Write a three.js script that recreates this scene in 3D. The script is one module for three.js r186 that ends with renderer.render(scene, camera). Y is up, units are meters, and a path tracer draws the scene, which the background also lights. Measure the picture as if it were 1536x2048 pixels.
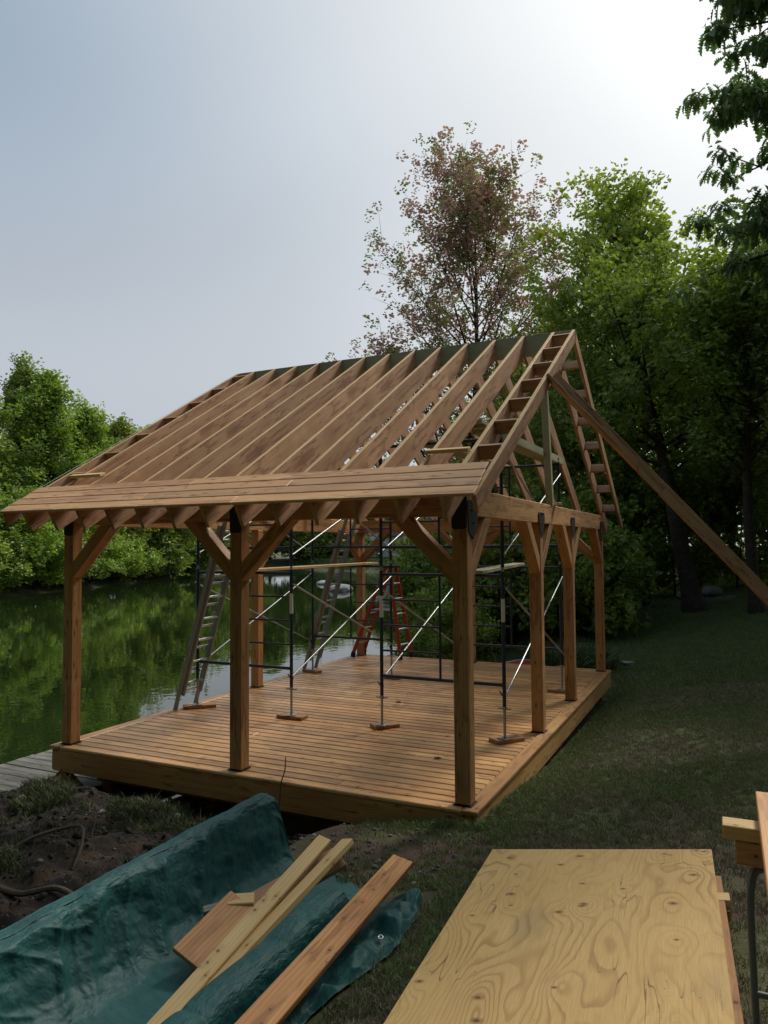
import * as THREE from 'three';
import { mergeGeometries } from 'three/addons/utils/BufferGeometryUtils.js';

// ------------------------------------------------------------------ camera, sky, sun, exposure
const scene = new THREE.Scene();
const camera = new THREE.PerspectiveCamera(70.25, 0.75, 0.05, 900);
camera.position.set(2.045, 2.214, 5.940);
camera.rotation.order = 'YXZ';
camera.rotation.set(0.0457, 0.4449, -0.0072);
const renderer = new THREE.WebGLRenderer({ antialias: true });
renderer.toneMapping = THREE.LinearToneMapping;
renderer.toneMappingExposure = 2.3;
renderer.shadowMap.enabled = true;
const SUN = new THREE.Vector3(0.22, 0.71, -0.65).normalize();
{
  const w = 512, h = 256, d = new Float32Array(w * h * 4), v = new THREE.Vector3();
  const smooth01 = (t) => { t = Math.min(1, Math.max(0, t)); return t * t * (3 - 2 * t); };
  const mix = (a, b, t) => a.map((x, i) => x + (b[i] - x) * t);
  for (let j = 0; j < h; j++) for (let i = 0; i < w; i++) {
    const th = (i / w - 0.5) * 2 * Math.PI, ph = ((j + 0.5) / h - 0.5) * Math.PI;
    v.set(Math.cos(th) * Math.cos(ph), Math.sin(ph), Math.sin(th) * Math.cos(ph));
    const el = Math.max(0, v.y), g = v.dot(SUN) * 0.5 + 0.5;
    // thin high haze: blue-grey away from the sun, lavender-grey low down, milky white round the sun
    let c = mix([0.243, 0.264, 0.292], [0.118, 0.166, 0.224], smooth01((el - 0.2) / 0.42));
    c = mix(c, [0.425, 0.432, 0.436], Math.pow(Math.min(1, Math.max(0, (g - 0.67) / 0.29)), 2.1));
    const hz = 1 + 0.035 * Math.sin(v.x * 5 + 3 * Math.sin(v.z * 4 + v.y * 6)) * Math.sin(v.y * 9 + 2 * Math.sin(v.x * 7)); c = c.map(q => q * hz * 0.93);
    const halo = Math.pow(g, 30) * 0.15;
    const k = (j * w + i) * 4;
    d[k] = c[0] + halo; d[k + 1] = c[1] + halo; d[k + 2] = c[2] + halo * 0.96; d[k + 3] = 1;
  }
  const t = new THREE.DataTexture(d, w, h, THREE.RGBAFormat, THREE.FloatType);
  t.mapping = THREE.EquirectangularReflectionMapping; t.magFilter = THREE.LinearFilter; t.minFilter = THREE.LinearFilter;
  t.wrapS = THREE.RepeatWrapping; t.needsUpdate = true;
  scene.background = t; scene.environment = t;
}
const sun = new THREE.DirectionalLight(new THREE.Color(1, 0.95, 0.86), 1.5);
sun.position.copy(SUN).multiplyScalar(60); sun.castShadow = true; sun.shadow.radius = 24;
sun.shadow.mapSize.set(2048, 2048);
Object.assign(sun.shadow.camera, { left: -40, right: 40, top: 40, bottom: -40, near: 1, far: 200 });
scene.add(sun); scene.add(sun.target);

// ------------------------------------------------------------------ helpers
let seedState = 12345;
function rnd() { seedState = (Math.imul(seedState, 1664525) + 1013904223) | 0; return (seedState >>> 0) / 4294967296; }
function seed(s) { seedState = s | 0; rnd(); rnd(); }
const rr = (a, b) => a + (b - a) * rnd();
const V = (x, y, z) => new THREE.Vector3(x, y, z);
const clamp = (x, a, b) => Math.min(b, Math.max(a, x));
const smooth = (a, b, x) => { const t = clamp((x - a) / (b - a), 0, 1); return t * t * (3 - 2 * t); };
function hsh(i, j, s) { let h = Math.imul(i, 374761393) + Math.imul(j, 668265263) + Math.imul(s, 2147483629); h = Math.imul(h ^ (h >>> 13), 1274126177); return ((h ^ (h >>> 16)) >>> 0) / 4294967296; }
function vn(x, y, s = 0) {
  const i = Math.floor(x), j = Math.floor(y); let u = x - i, v = y - j; u = u * u * (3 - 2 * u); v = v * v * (3 - 2 * v);
  const a = hsh(i, j, s), b = hsh(i + 1, j, s), c = hsh(i, j + 1, s), d = hsh(i + 1, j + 1, s);
  return a + (b - a) * u + (c - a) * v + (a - b - c + d) * u * v;
}
function fbm(x, y, o = 4, s = 0) { let f = 0, a = 0.5, t = 0; for (let k = 0; k < o; k++) { f += a * vn(x, y, s + k * 17); t += a; a *= 0.5; x = x * 2.03 + 11.3; y = y * 2.03 + 5.7; } return f / t; }
const ridged = (x, y, s) => 1 - Math.abs(2 * vn(x, y, s) - 1);

const taken = {};
function numbered(n) { const k = taken[n] = (taken[n] ?? -1) + 1; return k ? n + '_' + String(k).padStart(3, '0') : n; }
function tag(o, label, category, group, kind) { Object.assign(o.userData, { label, category }); if (group) o.userData.group = group; if (kind) o.userData.kind = kind; return o; }
function thing(name, label, category, p = [0, 0, 0], group) { const o = new THREE.Group(); o.name = numbered(name); o.position.set(...p); scene.add(o); return tag(o, label, category, group); }
function top(mesh, name, label, category, group, kind) { mesh.name = numbered(name); scene.add(mesh); return tag(mesh, label, category, group, kind); }
function structure(mesh, name) { mesh.name = numbered(name); mesh.userData.kind = 'structure'; scene.add(mesh); return mesh; }
function part(mesh, name, parent, label) { mesh.name = name; parent.updateWorldMatrix(true, false); mesh.updateMatrixWorld(true); parent.attach(mesh); if (label) mesh.userData.label = label; return mesh; }

// ---- textures
function tex(w, h, fn, srgb = true, wrap = THREE.MirroredRepeatWrapping) {
  const d = new Uint8Array(w * h * 4);
  for (let j = 0; j < h; j++) for (let i = 0; i < w; i++) { const c = fn(i / w, j / h), k = (j * w + i) * 4; d[k] = clamp(c[0], 0, 255); d[k + 1] = clamp(c[1], 0, 255); d[k + 2] = clamp(c[2], 0, 255); d[k + 3] = 255; }
  const t = new THREE.DataTexture(d, w, h); t.wrapS = t.wrapT = wrap; t.magFilter = THREE.LinearFilter; t.minFilter = THREE.LinearMipmapLinearFilter; t.generateMipmaps = true;
  if (srgb) t.colorSpace = THREE.SRGBColorSpace; t.needsUpdate = true; return t;
}
const lerp3 = (a, b, t) => [a[0] + (b[0] - a[0]) * t, a[1] + (b[1] - a[1]) * t, a[2] + (b[2] - a[2]) * t];
// wood: u runs along the grain over 2.4 m, v across it over 0.5 m
function woodTex(s, light, dark, knot, o = {}) {
  seed(s); const knots = []; for (let i = 0; i < (o.knots ?? 26); i++) knots.push([rnd() * 2.4, rnd() * 0.5, rr(0.006, o.knotR ?? 0.015)]);
  return tex(1024, 512, (u, v) => {
    let x = u * 2.4, y = v * 0.5, kk = 0, warp = 0;
    for (const [kx, ky, r] of knots) { const dx = (x - kx) / 2.6, dy = y - ky, q = Math.hypot(dx, dy); if (q < 0.09) { warp += dy * Math.exp(-q * q / (r * r * 4)) * 0.9; const z = Math.hypot((x - kx) * 0.8, dy); kk = Math.max(kk, smooth(r * 1.15, r * 0.45, z), 0.22 * smooth(r * 2.4, r, Math.hypot((x - kx) * 0.4, dy * 1.2))); } }
    const yy = y - warp + 0.012 * (fbm(x * 1.3, y * 3, 2, s + 3) - 0.5);
    const ring = 0.5 + 0.5 * Math.sin(yy * 260 + 5 * fbm(x * 0.8, yy * 14, 3, s + 5));
    const fine = vn(x * 7, yy * 700, s + 1) * 0.6 + vn(x * 2, yy * 260, s + 2) * 0.4;
    const blot = fbm(x * (o.bx ?? 1.6), y * (o.by ?? 7), 4, s + 9);
    let t = 0.30 * ring + 0.42 * fine + (o.blot ?? 0.55) * (blot - 0.35) * 1.6;
    let c = lerp3(light, dark, clamp(t, 0, 1));
    c = lerp3(c, knot, kk * 0.9);
    if (o.stain) { const st = smooth(0.52, 0.8, fbm(x * 4 + 2 * fbm(x * 3, y * 9, 2, s), y * 26, 5, s + 21)); c = lerp3(c, o.stain, st * 0.62); const ck = smooth(0.955, 0.985, ridged(x * 1.7 + 0.6 * fbm(x * 9, y * 30, 2, s), yy * 46, s + 27)) * smooth(0.5, 0.7, vn(x * 2.2, y * 12, s + 29)); c = lerp3(c, knot, ck * 0.55); }
    return c;
  });
}
const T = {
  stain: woodTex(11, [216, 174, 122], [164, 119, 76], [94, 58, 34], { stain: [132, 88, 54], blot: 0.5 }),
  rafter: woodTex(23, [206, 170, 132], [162, 122, 90], [90, 58, 42], { stain: [122, 82, 60], bx: 2.6, blot: 0.7, knots: 18, knotR: 0.010 }),
  spruce: woodTex(37, [218, 190, 136], [184, 148, 94], [124, 84, 46], { blot: 0.4, knotR: 0.012 }),
  grey: woodTex(41, [160, 156, 148], [92, 89, 84], [60, 56, 52], { blot: 0.8, stain: [94, 96, 74] }),
  green: woodTex(53, [176, 176, 148], [136, 136, 108], [76, 68, 48], { blot: 0.5, knots: 14 }),
};
const bump = tex(512, 512, (u, v) => { const x = u * 2.4, y = v * 0.5, g = 255 * (0.5 * vn(x * 6, y * 500, 3) + 0.5 * vn(x * 20, y * 160, 5)); return [g, g, g]; }, false);
function wood(map, o = {}) { return new THREE.MeshStandardMaterial({ map, color: new THREE.Color(...(o.c ?? [1, 1, 1])), roughness: o.r ?? 0.7, bumpMap: bump, bumpScale: o.b ?? 0.0008 }); }
const tints = (map, list, o) => list.map(c => wood(map, { ...o, c }));
const M = {
  post: tints(T.stain, [[0.84, 0.76, 0.66], [0.92, 0.83, 0.70], [0.76, 0.68, 0.6], [0.88, 0.76, 0.62]], { r: 0.6 }),
  deck: tints(T.stain, [[1.02, 1.0, 0.92], [0.82, 0.79, 0.71], [1.16, 1.15, 1.06], [0.92, 0.88, 0.78], [1.06, 0.95, 0.80], [0.90, 0.91, 0.85], [1.22, 1.18, 1.06]], { r: 0.42 }),
  rafter: tints(T.rafter, [[0.96, 0.92, 0.88], [0.84, 0.80, 0.76], [1.06, 1.02, 0.97], [0.95, 0.86, 0.78], [0.88, 0.86, 0.83]], { r: 0.6 }),
  roof: tints(T.stain, [[1.14, 1.07, 0.98], [1.0, 0.94, 0.88], [1.24, 1.17, 1.07], [1.1, 0.98, 0.84]], { r: 0.52 }),
  spruce: tints(T.spruce, [[1, 1, 1], [0.9, 0.88, 0.84]], { r: 0.7 }),
  grey: tints(T.grey, [[1, 1, 1], [0.82, 0.82, 0.82], [0.9, 0.92, 0.84]], { r: 0.85 }),
  green: tints(T.green, [[1, 1, 1], [0.92, 0.88, 0.78]], { r: 0.75 }),
  dull: tints(T.stain, [[0.72, 0.66, 0.6]], { r: 0.75 }),
  black: new THREE.MeshStandardMaterial({ color: new THREE.Color(0.012, 0.012, 0.013), roughness: 0.55, metalness: 0.2 }),
  steel: new THREE.MeshStandardMaterial({ color: new THREE.Color(0.018, 0.026, 0.045), roughness: 0.38, metalness: 0.15 }),
  galv: new THREE.MeshStandardMaterial({ color: new THREE.Color(0.33, 0.34, 0.33), roughness: 0.42, metalness: 0.85 }),
  alu: new THREE.MeshStandardMaterial({ color: new THREE.Color(0.62, 0.63, 0.63), roughness: 0.36, metalness: 0.85 }),
  alurail: new THREE.MeshStandardMaterial({ color: new THREE.Color(0.30, 0.31, 0.31), roughness: 0.45, metalness: 0.6 }),
  red: new THREE.MeshStandardMaterial({ color: new THREE.Color(0.36, 0.035, 0.02), roughness: 0.42 }),
  rubber: new THREE.MeshStandardMaterial({ color: new THREE.Color(0.015, 0.014, 0.014), roughness: 0.8 }),
  white: new THREE.MeshStandardMaterial({ color: new THREE.Color(0.6, 0.6, 0.58), roughness: 0.6 }),
};
const pick = (a) => Array.isArray(a) ? a[Math.floor(rnd() * a.length) % a.length] : a;

// ---- lumber
function grainUV(g, grain, off) {   // planar uv per face, u along the grain, in texture units
  if (g.index) g = g.toNonIndexed();
  const p = g.attributes.position, uv = new Float32Array(p.count * 2), a = V(), b = V(), c = V(), n = V(), w = V(), t = V();
  for (let i = 0; i < p.count; i += 3) {
    a.fromBufferAttribute(p, i); b.fromBufferAttribute(p, i + 1); c.fromBufferAttribute(p, i + 2);
    n.subVectors(b, a).cross(t.subVectors(c, a)).normalize();
    const end = Math.abs(n.dot(grain)) > 0.75;
    if (end) { w.set(grain.y, grain.z, grain.x).cross(grain).normalize(); } else w.crossVectors(n, grain).normalize();
    const u0 = end ? t.crossVectors(w, grain).clone() : grain;
    [a, b, c].forEach((q, k) => { uv[(i + k) * 2] = (q.dot(u0) * (end ? 0.25 : 1)) / 2.4 + off[0]; uv[(i + k) * 2 + 1] = q.dot(w) / 0.5 + off[1]; });
  }
  g.setAttribute('uv', new THREE.BufferAttribute(uv, 2)); g.computeVertexNormals(); return g;
}
function chamferBox(L, H, W, c) {   // 44 triangles
  const x = L / 2, y = H / 2, z = W / 2, P = [], key = {}, out = [];
  const at = (sx, sy, sz, ax) => [sx * (ax === 0 ? x : x - c), sy * (ax === 1 ? y : y - c), sz * (ax === 2 ? z : z - c)];
  const tri = (a, b, d) => { const n = V(...b).sub(V(...a)).cross(V(...d).sub(V(...a))), m = V(...a).add(V(...b)).add(V(...d)); out.push(...a, ...(n.dot(m) < 0 ? [...d, ...b] : [...b, ...d])); };
  const quad = (a, b, d, e) => { tri(a, b, d); tri(a, d, e); };
  for (const s of [-1, 1]) {
    quad(at(s, -1, -1, 0), at(s, 1, -1, 0), at(s, 1, 1, 0), at(s, -1, 1, 0));
    quad(at(-1, s, -1, 1), at(1, s, -1, 1), at(1, s, 1, 1), at(-1, s, 1, 1));
    quad(at(-1, -1, s, 2), at(1, -1, s, 2), at(1, 1, s, 2), at(-1, 1, s, 2));
    for (const t of [-1, 1]) {
      quad(at(-1, s, t, 1), at(1, s, t, 1), at(1, s, t, 2), at(-1, s, t, 2));
      quad(at(s, -1, t, 0), at(s, 1, t, 0), at(s, 1, t, 2), at(s, -1, t, 2));
      quad(at(s, t, -1, 0), at(s, t, 1, 0), at(s, t, 1, 1), at(s, t, -1, 1));
      for (const r of [-1, 1]) tri(at(s, t, r, 0), at(s, t, r, 1), at(s, t, r, 2));
    }
  }
  const g = new THREE.BufferGeometry(); g.setAttribute('position', new THREE.BufferAttribute(new Float32Array(out), 3)); return g;
}
// a stick of lumber from P to Q: w across, h along the direction nearest to up
function lumber(P, Q, w, h, mat, up = V(0, 1, 0), c = 0.003) {
  const d = Q.clone().sub(P), L = d.length(); d.normalize();
  const z = d.clone().cross(up).normalize(), y = z.clone().cross(d);
  const m = new THREE.Mesh(grainUV(chamferBox(L, h, w, Math.min(c, w / 4, h / 4)), V(1, 0, 0), [rnd() * 4, rnd() * 4]), pick(mat));
  m.quaternion.setFromRotationMatrix(new THREE.Matrix4().makeBasis(d, y, z)); m.position.copy(P).add(Q).multiplyScalar(0.5); return m;
}
// polygon in the z-y plane given thickness along x from x0 to x1 (grain in the z-y plane)
function slab(poly, x0, x1, grain, mat, bev = 0.003) {
  const s = new THREE.Shape(poly.map(([z, y]) => new THREE.Vector2(z, y)));
  let g = new THREE.ExtrudeGeometry(s, { depth: (x1 - x0) - 2 * bev, bevelEnabled: true, bevelSize: bev, bevelThickness: bev, bevelOffset: -bev, bevelSegments: 1, curveSegments: 6 });
  g.translate(0, 0, bev);
  g.applyMatrix4(new THREE.Matrix4().set(0, 0, 1, 0, 0, 1, 0, 0, 1, 0, 0, 0, 0, 0, 0, 1));   // (a,b,c) -> x=c, y=b, z=a
  const p = g.attributes.position;                                     // the swap mirrors: turn the faces back
  for (let i = 0; i < p.count; i += 3) { const a = [p.getX(i + 1), p.getY(i + 1), p.getZ(i + 1)]; p.setXYZ(i + 1, p.getX(i + 2), p.getY(i + 2), p.getZ(i + 2)); p.setXYZ(i + 2, ...a); }
  g.computeBoundingBox(); const ctr = g.boundingBox.getCenter(V()); g.translate(-ctr.x, -ctr.y, -ctr.z); ctr.x += x0;
  const m = new THREE.Mesh(grainUV(g, grain, [rnd() * 4, rnd() * 4]), pick(mat)); m.position.copy(ctr); return m;
}
function tube(P, Q, r, mat, seg = 10) {
  const d = Q.clone().sub(P), m = new THREE.Mesh(new THREE.CylinderGeometry(r, r, d.length(), seg), mat);
  m.quaternion.setFromUnitVectors(V(0, 1, 0), d.normalize()); m.position.copy(P).add(Q).multiplyScalar(0.5); return m;
}
function curveTube(pts, r, mat, seg = 40, rad = 8, taper = 0) {
  const g = new THREE.TubeGeometry(new THREE.CatmullRomCurve3(pts), seg, r, rad);
  if (taper) { const p = g.attributes.position, c = new THREE.CatmullRomCurve3(pts); for (let i = 0; i <= seg; i++) { const q = c.getPointAt(i / seg), k = 1 - taper * i / seg; for (let j = 0; j <= rad; j++) { const n = i * (rad + 1) + j; p.setXYZ(n, q.x + (p.getX(n) - q.x) * k, q.y + (p.getY(n) - q.y) * k, q.z + (p.getZ(n) - q.z) * k); } } g.computeVertexNormals(); }
  return new THREE.Mesh(g, mat);
}

// ------------------------------------------------------------------ terrain
const POND = [[-30, 30], [-9, 7], [-6.6, 3.2], [-5.7, 1.3], [-5.0, 0.1], [-4.3, -2], [-3.7, -5], [-3.2, -8], [-3.5, -11.0], [-5.2, -15], [-7.4, -19.5], [-11, -28], [-17, -42], [-24.5, -62.5], [-31, -66], [-36, -67.5], [-43, -71], [-50, -73], [-49, -62], [-47.5, -54], [-43.5, -43], [-40, -33], [-37.6, -23.7], [-36, -14], [-37, 0], [-42, 30]];
function pondDist(x, z) {   // negative inside the pond
  let d = 1e9, inside = false;
  for (let i = 0, j = POND.length - 1; i < POND.length; j = i++) {
    const [ax, az] = POND[j], [bx, bz] = POND[i], ex = bx - ax, ez = bz - az;
    const t = clamp(((x - ax) * ex + (z - az) * ez) / (ex * ex + ez * ez), 0, 1);
    d = Math.min(d, Math.hypot(x - ax - t * ex, z - az - t * ez));
    if ((az > z) !== (bz > z) && x < (bx - ax) * (z - az) / (bz - az) + ax) inside = !inside;
  }
  return inside ? -d : d;
}
const WATER = -0.75;
function land(x, z) {
  let y = -0.11 + (z > 0 ? (0.045 + 0.04 * smooth(0, 1.0, x)) * Math.min(z, 8) : 0.032 * Math.max(z, -8)) + (x > 0 ? 0.145 * Math.min(x, 4) : 0.03 * Math.max(x, -3));
  if (z < -8) y += Math.min(0.068 * (-8 - z), 1.4);
  y -= 0.42 * smooth(-0.9, -2.0, x) * smooth(-9, -7, z) * smooth(6, 3.5, z);   // dug away towards the pond
  y -= 0.16 * smooth(0.75, 0.05, x) * smooth(-0.4, -2.6, z) * smooth(-9.5, -7.6, z) + 0.12 * smooth(0.55, 0.05, z) * smooth(-0.1, -0.9, x) * smooth(-9, -7, z);   // hollow along the deck
  y += 0.05 * (fbm(x * 0.5, z * 0.5, 3, 4) - 0.5) + 0.018 * (fbm(x * 3, z * 3, 2, 6) - 0.5);
  return y;
}
function ground(x, z) {
  const d = pondDist(x, z) + 0.5 * (vn(x * 0.7, z * 0.7, 8) - 0.5);
  if (d < 0) return WATER - Math.min(0.9, -d * 0.35);
  const far = Math.hypot(x, z) > 30, bank = far ? 0.35 + 0.02 * Math.min(d, 30) : land(x, z);
  return WATER + (bank - WATER) * smooth(0, far ? 3.0 : 2.2, d);
}
const onDeck = (x, z, m = 0) => x > -4.93 - m && x < 0.09 + m && z < 0.09 + m && z > -7.4 - m;
// lawn: worn turf; soil shows between the blades
const groundTex = tex(1024, 1024, (u, v) => {
  const x = u * 4, y = v * 4, a = fbm(x * 3, y * 3, 5, 61), b = vn(x * 60, y * 60, 63), c = vn(x * 140, y * 140, 65), e = fbm(x * 14, y * 14, 3, 66);
  let k = lerp3([70, 62, 46], [70, 84, 42], smooth(0.35, 0.65, a + 0.25 * (e - 0.5)));
  k = lerp3(k, [110, 100, 78], smooth(0.72, 0.95, b) * 0.6); k = lerp3(k, [28, 24, 18], smooth(0.65, 0.95, c) * 0.7); return k;
});
const groundMat = new THREE.MeshStandardMaterial({ map: groundTex, roughness: 0.95, bumpMap: groundTex, bumpScale: 0.02 });
function heightSheet(xs, zs, f, uvScale) {
  const nx = xs.length, nz = zs.length, p = new Float32Array(nx * nz * 3), uv = new Float32Array(nx * nz * 2), idx = [];
  for (let j = 0; j < nz; j++) for (let i = 0; i < nx; i++) { const k = j * nx + i; p[k * 3] = xs[i]; p[k * 3 + 1] = f(xs[i], zs[j]); p[k * 3 + 2] = zs[j]; uv[k * 2] = xs[i] * uvScale; uv[k * 2 + 1] = zs[j] * uvScale; if (i && j) { const a = k - nx - 1, b = k - nx, c = k, d = k - 1; idx.push(a, d, b, b, d, c); } }
  const g = new THREE.BufferGeometry(); g.setAttribute('position', new THREE.BufferAttribute(p, 3)); g.setAttribute('uv', new THREE.BufferAttribute(uv, 2)); g.setIndex(idx); g.computeVertexNormals(); return g;
}
{
  const axis = (c, n) => Array.from({ length: n + 1 }, (_, i) => { const s = i / n * 2 - 1; return c + 11 * s + 60 * s * s * s + 330 * Math.pow(s, 9); });
  const gg = heightSheet(axis(-2, 300), axis(-4, 300), ground, 1 / 4), gp = gg.attributes.position, gc = new Float32Array(gp.count * 3).fill(1);
  for (let i = 0; i < gp.count; i++) {   // trampled earth in front of the deck and a worn strip by the sawhorse
    const x = gp.getX(i), z = gp.getZ(i), n = fbm(x * 3, z * 3, 3, 77), e = smooth(0.55, 0.35, Math.hypot((x + 0.55) / 1.9, (z - 0.9) / 1.1) * 0.5 + 0.35 * (n - 0.5)), w = 0.7 * smooth(0.6, 0.3, Math.abs(x - 2.15) * 0.7 + 0.8 * (n - 0.5)) * smooth(-1.5, 0.8, z), k = Math.max(e, w);
    gc.set([1 + 0.25 * k, 1 - 0.12 * k, 1 + 0.1 * k], i * 3);
  }
  gg.setAttribute('color', new THREE.BufferAttribute(gc, 3)); groundMat.vertexColors = true;
  structure(new THREE.Mesh(gg, groundMat), 'ground');
  // pond
  const sh = new THREE.Shape(POND.map(([x, z]) => new THREE.Vector2(x, -z))); let cx = -20, cz = -20;
  const grow = POND.map(([x, z]) => new THREE.Vector2(x + Math.sign(x - cx) * 1.6, -(z + Math.sign(z - cz) * 1.6)));
  const g = new THREE.ShapeGeometry(new THREE.Shape(grow)); g.rotateX(-Math.PI / 2); g.translate(0, WATER, 0);
  const rip = tex(512, 512, (u, v) => { const x = u * 6, y = v * 6; const h = 255 * (0.65 * fbm(x * 1.3, y * 1.3, 3, 71) + 0.35 * vn(x * 7, y * 7, 73)); return [h, h, h]; }, false);
  rip.repeat.set(1 / 6, 1 / 6);
  structure(new THREE.Mesh(g, new THREE.MeshPhysicalMaterial({ color: new THREE.Color(0.014, 0.026, 0.007), roughness: 0.02, ior: 1.5, bumpMap: rip, bumpScale: 0.0022 })), 'pond_water');
}

// ------------------------------------------------------------------ deck
const S = 0.139, AC = 4.70, AF = 7.17, RZ = -3.654;        // post size, corner post offsets, ridge
{
  seed(101);
  const d = thing('wooden_deck', 'new brown stained plank deck platform at the edge of the pond', 'deck', [-2.4, -0.3, -3.65]);
  const n = 52, z0 = 0.0885, z1 = -7.40, pitch = (z0 - z1) / n;
  for (let i = 0; i < n; i++) {
    const z = z0 - (i + 0.5) * pitch, cut = rnd() < 0.6 ? rr(-3.8, -1.0) : null, y = -0.019 + rr(-0.0012, 0.0012);
    const runs = cut === null ? [[-4.782, -0.058]] : [[-4.782, cut - 0.0015], [cut + 0.0015, -0.058]];
    for (const [a, b] of runs) part(lumber(V(a, y, z), V(b, y, z), pitch - 0.013, 0.036, M.deck, V(0, 1, 0), 0.009), 'deck_board', d);
  }
  for (const [a, b] of [[-0.052, 0.09], [-4.93, -4.788]]) for (const [q, r] of [[0.0885, -3.60], [-3.604, -7.40]])
    part(lumber(V((a + b) / 2, -0.0175, q), V((a + b) / 2, -0.0175, r), b - a, 0.038, M.deck, V(0, 1, 0), 0.007), 'border_board', d);
  const rim = (P, Q) => part(lumber(P, Q, 0.038, 0.235, M.deck), 'fascia_board', d);
  rim(V(0.056, -0.156, 0.062), V(0.056, -0.156, -7.38)); rim(V(-4.90, -0.156, 0.06), V(-4.90, -0.156, -7.38));
  part(lumber(V(0.034, -0.156, 0.058), V(-4.88, -0.156, 0.058), 0.038, 0.235, M.post), 'fascia_board', d); rim(V(0.034, -0.156, -7.36), V(-4.88, -0.156, -7.36));
  for (let k = 1; k < 8; k++) part(lumber(V(0.02 - k * 0.61, -0.150, 0.03), V(0.02 - k * 0.61, -0.150, -7.33), 0.038, 0.22, M.dull), 'joist', d);
  for (const z of [-0.35, -3.6, -6.9]) {
    part(lumber(V(0, -0.36, z), V(-4.6, -0.36, z), 0.12, 0.19, M.dull), 'support_beam', d);
    for (const x of [-4.45, -2.4]) part(lumber(V(x, -0.46, z), V(x, -1.6, z), S, S, M.dull, V(0, 0, 1)), 'support_post', d);
    part(lumber(V(-0.1, -0.46, z), V(-0.1, -0.8, z), S, S, M.dull, V(0, 0, 1)), 'support_post', d);
  }
  part(lumber(V(-4.80, -0.285, 0.05), V(-4.42, -0.68, -0.06), 0.11, 0.14, M.dull), 'corner_brace', d);
}

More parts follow.
